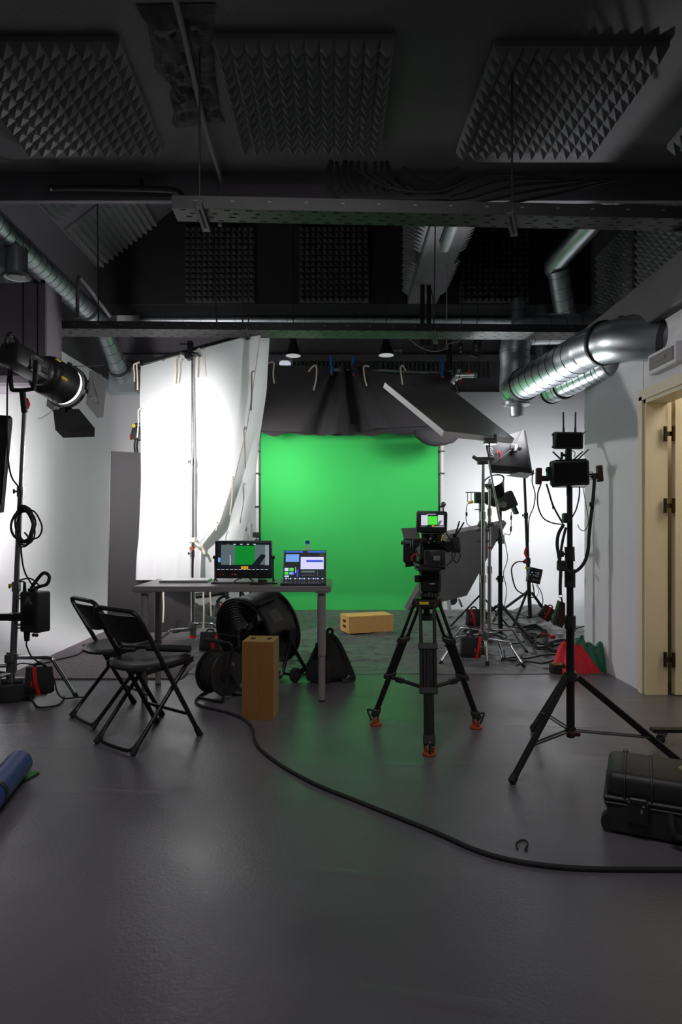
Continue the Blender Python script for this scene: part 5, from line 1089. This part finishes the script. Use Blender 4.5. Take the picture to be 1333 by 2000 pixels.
# ================================================================== right-hand grip: boards, stands, lamps
def board(name, label, A, B, Cc, Dd, th, mface, mback):
    A, B, Cc, Dd = map(V, (A, B, Cc, Dd)); nn = (B - A).cross(Dd - A).normalized()
    if nn.y > 0: nn = -nn                                     # towards the camera side
    t = T(name, label, 'board', (A + B + Cc + Dd) / 4 * 1)
    t.p('foam_core', MB().slab([A, B, Cc, Dd], -nn * th), mback)
    t.p('black_face', MB().slab([A + nn * .003, B + nn * .003, Cc + nn * .003, Dd + nn * .003], -nn * .003), mface, label='dark front face')
    return t
B1 = [P(752, 747, 6.0), P(868, 842, 5.25), P(1005, 857, 5.7), P(888, 765, 6.45)]
board('bounce_board', 'tilted polystyrene board with black face and white edges over the right stands', *B1, .05, 'board_black', 'polystyrene')
B2 = [P(878, 1043, 5.9), P(795, 1192, 6.5), P(912, 1163, 7.05), P(990, 1021, 6.45)]
board('lower_board', 'large grey board tilted behind the cinema camera, gripped low', *B2, .045, 'board_grey', 'label_grey')
a1_ = V((1.213, 5.42, 0))
t = T('combo_stand', 'heavy chrome stand holding the tilted white edged board, front one of two', 'grip stand', a1_)
zt = P(945, 905, 5.42).z
pole_up(t, a1_ + V((0, 0, .09)), (a1_.x, a1_.y, zt), [.38, .72], .021, 'chrome', False)
chrome_legs(t, a1_, .21, [((1.47, 5.08, 0), .19), ((.81, 5.2, 0), .22), ((1.19, 5.16, 0), .18)], .62)
t.p('end_plug', MB().cyl(a1_ + V((0, 0, .045)), a1_ + V((0, 0, .11)), .022, n=12), 'dark_wood')
q = V((a1_.x, a1_.y, zt))
t.p('grip_head', MB().cyl(q + V((-.05, -.02, .02)), q + V((.06, -.02, .02)), .034, n=16).box(q + V((-.07, -.03, .04)), (.06, .015, .03), Matrix.Rotation(.6, 3, 'Y'), .004).box(q + V((.07, -.03, .03)), (.04, .015, .03), Matrix.Rotation(-.6, 3, 'Y'), .004), 'grey_metal')
q2 = P(955, 861, 5.55)
t.p('grip_arm', MB().cyl(q + V((.035, -.04, .02)), q2 + V((0, -.04, 0)), .009).cyl(q + V((.035, -.05, .02)), P(985, 1062, 5.3), .009), 'chrome')
t.p('board_clamp', MB().box(q2 + V((0, -.03, -.01)), (.09, .07, .05), None, .006).cyl(q2 + V((-.05, -.05, 0)), q2 + V((.04, -.05, .0)), .018).box(q2 + V((.05, -.03, .01)), (.02, .05, .09), None, .004), 'grey_metal')
a2_ = V((1.315, 5.62, 0))
t = T('combo_stand', 'second chrome stand just behind the front one, gripping the grey board', 'grip stand', a2_)
zt2 = P(957, 935, 5.62).z
pole_up(t, a2_ + V((0, 0, .1)), (a2_.x, a2_.y, zt2), [.45, .8], .017, 'chrome', False)
chrome_legs(t, a2_, .2, [((1.66, 5.66, 0), .22), ((1.36, 5.30, 0), .17), ((.98, 5.95, 0), .21)], .6)
q = P(957, 948, 5.6); t.p('grip_head', MB().box(q, (.04, .05, .06), None, .01).cyl(q + V((-.05, -.03, .0)), q + V((.03, -.03, 0)), .016), 'grey_metal')
q = P(943, 1028, 5.62); e = P(940, 1036, 6.0)
t.p('board_grip', MB().cyl(q + V((.05, 0, 0)), e, .016).box(q + V((-.01, -.02, .02)), (.06, .06, .07), Matrix.Rotation(.5, 3, 'Y'), .008).cyl(q + V((-.07, -.02, -.035)), q + V((.05, -.02, -.035)), .012).cyl(q + V((-.06, -.02, -.13)), q + V((.05, -.02, -.13)), .01).ball(q + V((.08, -.02, .02)), .022), 'grey_metal')
t.p('thin_arm', MB().cyl(q + V((-.02, 0, .03)), P(947, 990, 5.6), .008), 'chrome')
t.p('red_band', MB().cyl(P(957, 1068, 5.62), P(957, 1072, 5.62), .019, n=12), 'orange_plastic')
# stand with the upturned reflector lamp
b0_ = F(978, 1232); b0_ = V((1.62, 6.45, 0))
t = T('lamp_stand', 'black stand holding the upturned open reflector lamp behind the chrome stands', 'light stand', b0_)
pole_up(t, b0_ + V((0, 0, .06)), (b0_.x, b0_.y, P(0, 985, 6.45).z), [.42, .72], .022)
tri_legs(t, b0_, P(0, 1184, 6.45).z, .14, [F(1046, 1262), F(905, 1238), F(1010, 1245) + V((.0, 1.0, 0))], .013)
q = P(968, 948, 6.4); rd_ = V((-.40, -.50, .78)).normalized()
t = T('reflector_lamp', 'upturned studio lamp with an open white reflector on the black stand', 'studio light', q)
t.p('reflector', MB().lathe([(.05, -.13), (.06, -.12), (.105, .055), (.11, .06), (.1, .058), (.06, -.06)], q, rd_, 28, False), 'black_metal', ang=60)
t.p('reflector_inside', MB().lathe([(.001, -.052), (.05, -.052), (.092, .054)], q, rd_, 28, False), 'reflector_lit', label='bright inside of the reflector')
t.p('glow_disc', MB().lathe([(.001, -.035), (.045, -.037)], q, rd_, 24, False), 'lamp_glow', label='glowing lamp in the reflector')
bq = q - rd_ * .2 + V((.03, 0, 0)); t.p('body', MB().box(bq + V((.03, 0, 0)), (.17, .13, .17), Matrix.Rotation(-.42, 3, 'Y'), .02, 2).box(bq + V((.10, 0, -.06)), (.03, .12, .16), Matrix.Rotation(-.42, 3, 'Y'), .006), 'black_plastic')
t.p('yoke', MB().cyl(bq + V((-.02, -.08, -.04)), bq + V((-.02, .08, -.04)), .035, n=16).cyl(bq + V((-.02, -.02, -.04)), V((b0_.x, b0_.y, P(0, 990, 6.45).z)), .018), 'grey_metal')
t.p('cord', MB().tube([bq + V((.07, -.03, -.11)), bq + V((.07, -.03, -.2)), bq + V((.06, -.03, -.34)), P(985, 1045, 6.4), P(992, 1090, 6.4), P(984, 1120, 6.4), P(990, 1150, 6.4), P(986, 1185, 6.4)], .004, 6).cyl(bq + V((.07, -.03, -.26)), bq + V((.065, -.03, -.31)), .01).cyl(bq + V((.07, -.03, -.15)), bq + V((.07, -.03, -.19)), .01), 'rubber')
q = P(945, 972, 6.9)
t = T('side_lamp', 'small grey studio lamp with bracket facing sideways beside the reflector lamp', 'studio light', q)
t.p('body', MB().box(q + V((-.03, 0, .0)), (.13, .1, .12), None, .008).cyl(q + V((.04, 0, 0)), q + V((.14, 0, -.02)), .075, .085, n=24), 'black_plastic')
t.p('frame_bracket', MB().box(q + V((-.14, -.03, .055)), (.12, .012, .012)).box(q + V((-.18, -.03, .0)), (.008, .012, .1)).box(q + V((-.14, -.03, 0)), (.006, .012, .1)), 'grey_metal')
t.p('yellow_plug', MB().cyl(q + V((-.17, -.03, -.055)), q + V((-.12, -.03, -.045)), .016), 'yellow_tape', label='yellow plug')
t.p('cord', MB().tube([q + V((-.17, -.03, -.06)), q + V((-.19, -.03, -.1)), q + V((-.19, -.03, -.27)), P(923, 1030, 6.9)], .004, 6).cyl(q + V((-.19, -.03, -.16)), q + V((-.19, -.03, -.2)), .011), 'rubber')
t.p('mount', MB().cyl(q + V((-.03, 0, -.06)), q + V((-.03, 0, -.16)), .022).box(q + V((-.06, -.02, -.13)), (.08, .015, .012)), 'grey_metal')
sdb = V((q.x - .03, q.y, 0)); t.p('stand_pole', MB().cyl(q + V((-.03, 0, -.16)), sdb + V((0, 0, .05)), .016), 'black_metal')
for f in ((-.3, .2), (.35, .15), (.02, -.4)): t.p('stand_leg', MB().cyl(sdb + V((0, 0, .4)), sdb + V((f[0], f[1], .015)), .01), 'black_metal')
# softbox on its stand
c0_ = V(((1033 - CX) * 7.25 / FPX, 7.25, 0))
t = T('softbox_stand', 'black stand carrying the softbox, with a control box strapped on', 'light stand', c0_)
tz = P(1024, 912, 7.25)
pole_up(t, c0_ + V((.02, 0, .09)), (tz.x, tz.y, tz.z), [.38, .68], .022)
tri_legs(t, c0_, P(0, 1157, 7.25).z, P(0, 1205, 7.25).z, [F(1085, 1222), F(1003, 1228) , F(985, 1212) + V((0, .4, 0))], .012)
t.p('ball_joint', MB().ball(tz + V((0, -.02, .03)), .045).cyl(tz + V((0, 0, .03)), P(1006, 876, 7.1), .012).cyl(tz + V((.02, -.03, .01)), P(1043, 925, 7.1), .012), 'grey_metal')
t.p('red_tie', MB().tube([P(1029, 1070, 7.2), P(1026, 1080, 7.18), P(1030, 1088, 7.2)], .014, 6, 3).ball(P(1025, 1097, 7.18), .02), 'red_strap', label='red tie')
t.p('orange_band', MB().cyl(P(1031, 1107, 7.25), P(1031, 1111, 7.25), .027, n=12), 'yellow_tape')
A, Bq, Cq, Dq = P(948, 862, 7.0), P(1027, 841, 7.25), P(1041, 924, 7.2), P(957, 918, 6.95)
fd2 = V((.30, .92, -.22)).normalized(); ce = (A + Bq + Cq + Dq) / 4
t = T('softbox', 'square black softbox turned away, hung behind the white edged board', 'softbox', ce)
outer = [A, Bq, Cq, Dq]; inner = [ce + (p - ce) * .86 - fd2 * .1 for p in outer]; front = [ce + (p - ce) * .97 + fd2 * .12 for p in outer]
t.p('fabric_back', MB().add(inner + outer, [[0, 1, 2, 3], [0, 4, 5, 1], [1, 5, 6, 2], [2, 6, 7, 3], [3, 7, 4, 0]]), 'bag_fabric', ang=10)
t.p('fabric_side', MB().add(outer + front, [[0, 4, 5, 1], [1, 5, 6, 2], [2, 6, 7, 3], [3, 7, 4, 0]]), 'bag_fabric', ang=10)
t.p('diffuser', MB().slab([ce + (p - ce) * .96 + fd2 * .112 for p in outer], fd2 * .006), 'lamp_soft', label='white diffuser')
t.p('lower_skirt', MB().slab([P(988, 929, 7.02), P(1015, 922, 7.05), P(1040, 925, 7.14), P(1030, 934, 7.2)], (.0, .02, .0)), 'white_plastic')
sp_ = P(1006, 874, 6.98)
t.p('speed_ring', MB().cyl(sp_ + fd2 * .06, sp_, .04, n=16).box(sp_ + V((-.03, -.01, .01)), (.05, .04, .06), None, .008).box(sp_ + V((.05, 0, -.01)), (.05, .04, .04), Matrix.Rotation(.5, 3, 'Y'), .008), 'grey_metal')
for p in (inner[1], inner[3]): t.p('spring_rod', MB().cyl(sp_, p - fd2 * .02, .004, n=6), 'black_metal')
ex = (Dq - A).normalized(); ey = (Bq - A).normalized()
t.p('side_print', text(MB(), 'aputure', .075, inner[0] + (inner[3] - inner[0]) * .4 + ey * .035 - fd2 * .008, ex, ey), 'print_grey')
mb = MB(); lo_ = inner[3] + (inner[0] - inner[3]) * .28 + ey * .12 - fd2 * .01
mb.sweep([lo_ + ey * (.028 * math.cos(a)) - ex * (.045 * math.sin(a)) for a in [R(-70) + i * R(28) for i in range(9)]], .006, 6); t.p('red_logo', mb, 'red_strap', label='red curved logo')
t.p('cord', MB().tube([P(1043, 918, 7.1), P(1040, 940, 7.1), P(1046, 965, 7.1), P(1043, 990, 7.1), P(1034, 1015, 7.15), P(1033, 1060, 7.2)], .006, 6), 'rubber')
q = P(1044, 1124, 7.1); M = Matrix.Rotation(R(12), 3, 'Y')
t = T('control_box', 'small grey control box with buttons strapped to the softbox stand', 'control box', q)
t.p('casing', MB().box(q, (.15, .07, .17), M, .008), 'black_plastic')
for i, (u, v) in enumerate(((-.04, .03), (-.055, .0), (-.02, .005), (.0, .035), (.0, .0), (.018, .035), (.018, .015), (.018, -.005), (.035, .04), (.035, .02), (.035, .0))): t.p('button', MB().box(q + M @ V((u, -.037, v)), (.011, .006, .012), M, .002), 'screen_sky' if i == 0 else 'white_plastic')
t.p('name_plate', MB().box(q + M @ V((.015, -.037, -.045)), (.075, .004, .02), M), 'label_grey')
t.p('cord', MB().tube([P(1025, 1097, 7.15), P(1010, 1098, 7.1), P(1000, 1110, 7.1), P(1003, 1135, 7.1), P(1010, 1152, 7.1), P(1022, 1160, 7.15)], .008, 6).tube([q + M @ V((.0, 0, -.09)), P(1043, 1150, 7.1), P(1044, 1165, 7.1), P(1036, 1168, 7.1)], .007, 6).tube([q + M @ V((.05, 0, -.09)), P(1057, 1155, 7.1), P(1061, 1172, 7.1), P(1059, 1188, 7.1)], .005, 6).tube([P(1047, 1142, 7.1), P(1053, 1155, 7.1), P(1048, 1170, 7.1), P(1056, 1186, 7.1)], .003, 6), 'rubber')
sandbag('sandbag with red strap tipped on a leg of the softbox stand', P(1068, 1197, 6.9), .13, .15, .08, -8, roll=R(32), strap=.02, tilt=.05)
sandbag('sandbag with red strap highest and farthest of those by the chrome stands', P(926, 1206, 6.15), .15, .16, .09, 6, strap=-.12, tilt=.25)
sandbag('sandbag with red strap in the middle behind the large one', P(931, 1238, 5.75), .13, .11, .08, 0, strap=.05, tilt=-.3)
sandbag('largest sandbag with red strap hung on the front chrome stand', P(919, 1264, 5.2), .165, .165, .1, -4, strap=.36, tilt=-.22)
t = T('folding_support', 'low support with white leg and dark hinge behind the grey board', 'support', F(880, 1186))
t.p('white_leg', MB().box(P(877, 1180, 7.6), (.045, .03, .12), Matrix.Rotation(-.12, 3, 'Y')), 'white_plastic')
t.p('side_cheek', MB().cyl(P(884, 1172, 7.7), P(884, 1172, 7.66), .06, n=20).cyl(P(897, 1170, 7.8), P(903, 1185, 7.75), .012), 'black_plastic')
for i, (lab, pts) in enumerate((('in a tangle on the sheet under the softbox stand', [(1022, 1225), (1050, 1222), (1060, 1240), (1036, 1246), (1024, 1234), (1046, 1226), (1068, 1236), (1066, 1258), (1040, 1250), (1030, 1240), (1048, 1238), (1044, 1262), (1060, 1266), (1080, 1258)]),
    ('running between the chrome stands to the right', [(980, 1290), (1000, 1284), (1030, 1286), (1060, 1280), (1100, 1276), (1140, 1262)]), ('coiled behind the red cloth', [(1075, 1262), (1110, 1254), (1140, 1260), (1120, 1272), (1080, 1270), (1070, 1262), (1100, 1250), (1135, 1254), (1146, 1268)]),
    ('wavy along the sheet front right of the chrome stands', [(1010, 1300), (1030, 1292), (1060, 1296), (1090, 1288), (1110, 1292)]), ('looped under the lamp stand', [(960, 1242), (975, 1236), (990, 1242), (982, 1252), (966, 1250), (970, 1240), (1000, 1256), (1024, 1254)]),
    ('curving off by the partition corner', [(1122, 1234), (1130, 1226), (1150, 1222)]), ('in the lowest loop by the front chrome stand', [(985, 1270), (988, 1285), (1005, 1290), (1020, 1282)]))):
    mb = MB()
    for k in range(3 if i in (0, 2) else 1): mb.tube([F(x + random.uniform(-5, 5) * (k > 0), y + random.uniform(-3, 3) * (k > 0), .045 + .012 * k) for x, y in pts], .007, 6)
    solo('floor_cable', 'black cable ' + lab, 'cable', mb, 'rubber', F(*pts[0]), 'loose cables on the sheet')
for lab, x, y in (('left', 1066, 1240), ('right', 1080, 1244)): solo('red_cable_tie', 'red cable tie on the loose cables by the softbox stand, ' + lab + ' one', 'cable tie', MB().box(F(x, y, .06), (.09 if lab == 'left' else .05, .04, .03), rz(20), .008), 'red_strap', F(x, y), 'red cable ties')
solo('silver_tube', 'short silver tube lying by the partition corner', 'tube', MB().cyl(F(1122, 1272, .05), F(1148, 1262, .06), .018, n=12), 'silver', F(1135, 1268))
# cloths and tape by the partition
def heap(label, name, m, ce, rx, ry, h, seed, pk):
    def fn(u, v):
        a = 2 * math.pi * u; r = v; k = 1 + .22 * fold(math.cos(a) * 1.5, math.sin(a) * 1.5, seed) + .05 * math.sin(a * 9 + seed)
        x = rx * r * k * math.cos(a); y = ry * r * k * math.sin(a)
        hh = h * (1 - r ** 2.4) * (1 + .35 * fold(x * 7, y * 7, seed)) + .05 * (1 - r ** 3) * abs(fold(x * 16, y * 11, seed + 1)) + .07 * (1 - r) ** .5 * abs(fold(a * 1.6 + r, r * 2.2, seed + 3)) * (r > .05)
        for px, py, ph, ps in pk: hh += ph * math.exp(-((x - px) ** 2 + (y - py) ** 2) / ps ** 2) * (1 - r ** 4)
        return (ce[0] + x, ce[1] + y, max(.004, hh + ce[2]))
    return solo(name, label, 'cloth', MB().grid(fn, 64, 22), m, ce, None, 60)
q = F(1140, 1318); heap('crumpled red cloth heap on the floor behind the monitor stand', 'red_cloth', 'red_cloth', (q.x + .0, q.y + .15, 0), .2, .14, .13, 2, [(-.11, .03, .10, .07), (.0, .03, .05, .05), (.08, -.02, .03, .06)])
q = F(1172, 1316); heap('crumpled dark green cloth bag against the partition wall foot', 'green_cloth', 'green_cloth', (q.x - .04, q.y + .17, 0), .21, .15, .16, 8, [(.12, -.03, .09, .045), (-.07, .03, .07, .06)])
q = F(1093, 1317); q.y += .05
t = T('tape_roll', 'grey gaffer tape roll with cardboard core on the floor by the red cloth', 'tape', q)
t.p('roll', MB().lathe([(.036, 0), (.058, 0), (.06, .004), (.06, .066), (.058, .07), (.036, .07), (.036, 0)], q, (0, 0, 1), 28, False), 'rubber', ang=50)
t.p('core', MB().lathe([(.035, .001), (.039, .001), (.039, .072), (.035, .072), (.035, .001)], q, (0, 0, 1), 28, False), 'oak_edge', ang=50)
solo('red_tape_roll', 'small red tape roll leaning beside the grey tape roll', 'tape', MB().lathe([(.02, -.012), (.034, -.012), (.034, .012), (.02, .012), (.02, -.012)], F(1101, 1322) + V((0, -.02, .034)), (.9, -.4, 0), 20, False), 'red_cloth', F(1101, 1322))

# ---- monitor stand in the right foreground
m0_ = V((1.14, 3.15, 0)); zc = P(0, 1322, 3.15).z
t = T('monitor_stand', 'black tripod stand with two wireless monitors in the right foreground', 'light stand', m0_)
pole_up(t, m0_ + V((0, 0, .1)), (1.135, 3.15, P(0, 950, 3.15).z), [.46, .73], .02, 'black_metal')
tri_legs(t, m0_, zc, .135, [F(1000, 1532), F(1041, 1428), F(1344, 1506)], .013)
t.p('black_sleeve', MB().cyl(P(1114, 1112, 3.15), P(1114, 1147, 3.15), .026, n=16).cyl(P(1113, 1068, 3.15), P(1114, 1096, 3.15), .024, n=16), 'black_plastic')
t.p('red_latch', MB().box(P(1123, 1433, 3.12), (.05, .03, .02), None, .003), 'dark_wood')
t.p('spigot', MB().cyl(P(1112, 968, 3.15), P(1112, 945, 3.15), .012, n=12), 'black_metal')
t.p('cable_clamp', MB().box(P(1106, 1012, 3.13), (.03, .04, .05), None, .005).box(P(1098, 1105, 3.12), (.04, .04, .05), None, .005), 'black_plastic')
q0, q1 = P(1075, 949, 3.12), P(1151, 899, 3.12); ce = (q0 + q1) / 2
t = T('director_monitor', 'large dark monitor in a cage with side handles on the right foreground stand', 'monitor', ce)
t.p('housing', MB().box(ce, (q1.x - q0.x, .035, q1.z - q0.z), Matrix.Rotation(R(-1.5), 3, 'Y'), .012, 2), 'black_plastic')
t.p('dark_screen', MB().box(ce + V((0, -.0175, 0)), ((q1.x - q0.x) * .84, .002, (q1.z - q0.z) * .78), Matrix.Rotation(R(-1.5), 3, 'Y')), 'glossy_black')
t.p('cage_bar', MB().cyl(P(1079, 951, 3.12), P(1143, 951, 3.12), .003).cyl(P(1085, 899, 3.12), P(1146, 897, 3.12), .003), 'black_metal')
for sd, hx, hy, ix, ang_ in (('left', 1053, 930, 1075, 1), ('right', 1172, 925, 1151, -4)):
    h = P(hx, hy, 3.12); t.p('side_handle', MB().box(h, (.026, .03, .08), Matrix.Rotation(R(ang_), 3, 'Y'), .004), 'dark_wood', label=sd + ' dark wooden grip')
    e = P(ix, hy + 5, 3.12); t.p('handle_mount', MB().cyl(h, V((e.x, h.y, h.z - .004)), .004).box((h + e) / 2 + V((0, 0, -.006)), (.03, .025, .025), None, .004).cyl(h + V((0, 0, -.012)), V((e.x, h.y, h.z - .016)), .003), 'black_metal')
t.p('bracket_frame', MB().cyl(P(1150, 922, 3.12), P(1158, 922, 3.12), .0015).cyl(P(1158, 922, 3.12), P(1158, 937, 3.12), .0015).cyl(P(1150, 937, 3.12), P(1158, 937, 3.12), .0015), 'black_metal')
t.p('side_knob', MB().box(P(1071, 926, 3.12), (.012, .03, .07), None, .003).cyl(P(1067, 918, 3.1), P(1074, 918, 3.1), .008).cyl(P(1067, 935, 3.1), P(1074, 935, 3.1), .008), 'black_metal')
for x0, y0, x1, y1 in ((1097, 898, 1080, 882), (1121, 898, 1139, 882), (1130, 897, 1150, 878)): t.p('antenna', MB().cyl(P(x0, y0, 3.12), P(x1, y1, 3.12), .004, .0035), 'black_plastic')
t.p('cable', MB().tube([P(1057, 946, 3.12), P(1051, 965, 3.12), P(1052, 990, 3.12), P(1062, 1012, 3.12), P(1082, 1022, 3.12), P(1102, 1024, 3.12)], .0035, 6).tube([P(1133, 950, 3.12), P(1132, 970, 3.12), P(1126, 995, 3.12), P(1116, 1014, 3.12)], .0035, 6).tube([P(1139, 950, 3.12), P(1146, 990, 3.12), P(1150, 1020, 3.12), P(1143, 1036, 3.12), P(1134, 1034, 3.12), P(1129, 1024, 3.12)], .0018, 6), 'rubber')
q0, q1 = P(1081, 877, 3.12), P(1139, 844, 3.12); ce = (q0 + q1) / 2
t = T('small_monitor', 'smaller monitor with two upright antennas on top of the director monitor', 'monitor', ce)
t.p('housing', MB().box(ce, (q1.x - q0.x, .03, q1.z - q0.z), Matrix.Rotation(R(1), 3, 'Y'), .008, 2), 'black_plastic')
t.p('dark_screen', MB().box(ce + V((0, -.015, 0)), ((q1.x - q0.x) * .84, .002, (q1.z - q0.z) * .78), Matrix.Rotation(R(1), 3, 'Y')), 'glossy_black')
for x0, x1 in ((1101, 1101), (1124, 1125)): t.p('antenna', MB().cyl(P(x0 + .5, 846, 3.12), P(x1, 805, 3.12), .0042, .0036).cyl(P(x0 + .5, 846, 3.12), P(x0 + .4, 835, 3.12), .006, .005), 'black_plastic')
t.p('side_rod', MB().cyl(P(1081, 849, 3.12), P(1081, 874, 3.12), .0025).ball(P(1080, 849, 3.12), .005).ball(P(1080, 873, 3.12), .005).cyl(P(1138, 848, 3.12), P(1145, 843, 3.12), .0025), 'black_metal')
t.p('mount', MB().box(P(1111, 888, 3.12), (.028, .03, .055), None, .005).cyl(P(1098, 897, 3.1), P(1098, 883, 3.1), .006).cyl(P(1097, 888, 3.1), P(1110, 890, 3.1), .007).tube([P(1116, 879, 3.1), P(1124, 884, 3.1), P(1122, 893, 3.1)], .002, 5), 'black_metal')
t = T('neck_strap', 'black padded strap hanging between the monitor handles and the stand pole', 'strap', P(1112, 1120, 3.1))
t.p('right_strap', MB().tube([P(1162, 928, 3.1), P(1161, 950, 3.1), P(1158, 985, 3.1), P(1154, 1020, 3.1), P(1151, 1050, 3.1), P(1150, 1070, 3.1), P(1145, 1092, 3.1), P(1136, 1107, 3.1), P(1124, 1116, 3.1), P(1110, 1116, 3.1), P(1097, 1106, 3.1), P(1092, 1094, 3.1)], [.008] * 1 + [.0085] * 54 if 0 else .0085, 8, 5, .45), 'bag_fabric')
t.p('left_strap', MB().tube([P(1068, 945, 3.1), P(1074, 965, 3.1), P(1080, 985, 3.1), P(1090, 1005, 3.1), P(1100, 1022, 3.1)], .005, 6, 5, .5).tube([P(1102, 1024, 3.08), P(1092, 1042, 3.08), P(1089, 1062, 3.08), P(1092, 1085, 3.08), P(1096, 1110, 3.08), P(1095, 1140, 3.08), P(1095, 1162, 3.08)], .0085, 8, 5, .4).tube([P(1106, 1030, 3.08), P(1100, 1055, 3.08), P(1096, 1080, 3.08), P(1094, 1100, 3.08)], .007, 8, 5, .4), 'bag_fabric')
t.p('buckle', MB().box(P(1156, 985, 3.09), (.02, .012, .022), None, .003).box(P(1081, 990, 3.09), (.008, .01, .02), None, .002), 'black_plastic')
t = T('hanging_wedge', 'dark wooden wedge hanging from a ring on the strap beside the stand pole', 'wedge', P(1097, 1205, 3.08))
t.p('ring', MB().ring(P(1096, 1164, 3.08), (0, 1, 0), .01, .0015, 16, 5), 'silver')
t.p('wedge', MB().slab([P(1098, 1175, 3.02), P(1105, 1178, 3.02), P(1104, 1215, 3.02), P(1099, 1227, 3.02), P(1085, 1220, 3.02)], (0, .06, 0)), 'dark_wood')
t.p('edge_tape', MB().tube([P(1083, 1218, 3.02), P(1088, 1200, 3.02), P(1096, 1176, 3.02)], .004, 6, 3), 'rubber')
t.p('clip', MB().cyl(P(1097, 1167, 3.08), P(1099, 1176, 3.05), .004), 'black_metal')

# ---- hard case
q = F(1192, 1630); M = rz(-25); cw, cd, chh = .56, .29, .205
o = V((q.x, q.y, 0)) + M @ V((cw / 2 - .02, cd / 2, 0)); o.z = .0
t = T('hard_case', 'black wheeled hard case lying in the lower right corner', 'case', o)
def kp(x, y, z): return o + M @ V((x, y, z))
t.p('base_shell', MB().box(kp(0, 0, .062), (cw - .016, cd - .012, .115), M, .02, 3), 'case_plastic')
t.p('lid_shell', MB().box(kp(0, 0, .162), (cw - .012, cd - .008, .086), M, .026, 3), 'case_plastic')
t.p('rim', MB().box(kp(0, 0, .122), (cw + .006, cd + .006, .014), M, .005).box(kp(0, 0, .105), (cw, cd, .008), M, .003), 'case_plastic')
for x in (-.21, -.12, .1, .2):
    t.p('rib', MB().tube([kp(x, -cd / 2 + .002, .125), kp(x, -cd / 2 + .0, .175), kp(x, -cd / 2 + .02, .2), kp(x, -cd / 2 + .06, .2065), kp(x, cd / 2 - .06, .2065), kp(x, cd / 2 - .02, .2)], .005, 6, 3), 'case_plastic')
for x in (-.165, .15):
    l_ = t.p('latch', MB().box(kp(x, -cd / 2 - .008, .092), (.075, .022, .075), M, .006).box(kp(x, -cd / 2 - .014, .13), (.06, .015, .02), M, .004), 'black_plastic')
    t.p('latch_pin', MB().box(kp(x + .012, -cd / 2 - .02, .1), (.006, .004, .012), M).box(kp(x + .018, -cd / 2 - .02, .118), (.008, .004, .005), M), 'silver', l_)
t.p('carry_handle', MB().tube([kp(-.06, -cd / 2 - .004, .1), kp(-.055, -cd / 2 - .03, .07), kp(-.04, -cd / 2 - .035, .045), kp(.04, -cd / 2 - .035, .045), kp(.055, -cd / 2 - .03, .07), kp(.06, -cd / 2 - .004, .1)], .012, 8, 4), 'rubber')
for y in (-.11, .11): t.p('wheel', MB().cyl(kp(-cw / 2 + .02, y - .02, .032), kp(-cw / 2 + .02, y + .02, .032), .032, n=20), 'rubber')
t.p('round_sticker', MB().lathe([(.001, 0), (.026, 0), (.026, .001), (.001, .001)], kp(-.0, .02, .2052), (0, 0, 1), 28), 'sticker', label='faded yellow sticker')
t.p('lid_hinge', MB().box(kp(-.1, cd / 2, .196), (.02, .02, .014), M, .003).box(kp(.02, cd / 2, .196), (.03, .02, .014), M, .003).box(kp(-.21, cd / 2 - .01, .204), (.02, .02, .01), M, .003), 'black_plastic')
t.o.scale = (1, 1, 1.12)
# dolly
t = T('dolly_bar', 'black dolly bar on a small caster at the right edge', 'dolly', F(1292, 1450))
q = F(1291, 1452); t.p('bar', MB().beam(q + V((-.05, .0, .072)), q + V((.62, -.02, .072)), .045, .02, bev=.003), 'black_metal')
t.p('caster_plate', MB().box(q + V((0, 0, .056)), (.05, .045, .012)).box(q + V((.012, 0, .045)), (.02, .03, .02)), 'grey_metal')
t.p('caster_wheel', MB().lathe([(.01, -.01), (.02, -.012), (.0235, -.006), (.0235, .006), (.02, .012), (.01, .01)], q + V((0, 0, .0245)), (1, .3, 0), 20), 'rubber')
t.p('far_caster', MB().cyl(q + V((.55, -.02, .0)), q + V((.55, -.02, .06)), .02), 'rubber')
solo('wire_hook', 'small bent wire loop lying on the grey floor near the cord', 'wire', MB().tube([F(1012, 1658, .004), F(1009, 1648, .004), F(1016, 1642, .004), F(1026, 1641, .004), F(1032, 1648, .004), F(1026, 1659, .004), F(1031, 1661, .004)], .003, 6), 'rubber', F(1020, 1650))
# blue roll on the green mat, lower left
a, b_ = F(38, 1518), F(-20, 1590); a.z = b_.z = .066; ax = (b_ - a).normalized()
t = T('backdrop_roll', 'blue vinyl roll lying on a green mat at the lower left edge', 'roll', (a + b_) / 2 * 1)
t.p('roll', MB().lathe([(.02, .0), (.055, .0), (.058, .004), (.058, .9), (.02, .9)], a + V((0, 0, .0)), ax, 36), 'blue_vinyl', ang=50)
t.p('dark_band', MB().lathe([(.059, .34), (.0605, .34), (.0605, .37), (.059, .37)], a, ax, 36), 'black_plastic')
q = F(77, 1511)
t = T('vinyl_mat', 'green vinyl mat with a dark underside beneath the blue roll', 'mat', q)
mp_ = [q, F(56, 1508), F(20, 1520) + V((-.15, .0, 0)), F(-160, 1700), F(-20, 1572), F(40, 1532)]
t.p('green_side', MB().slab([p + V((0, 0, .006)) for p in mp_], (0, 0, .0025)), 'green_vinyl'); t.p('dark_backing', MB().slab([p + V((.004, -.006, .0005)) for p in mp_], (0, 0, .0055)), 'black_plastic')
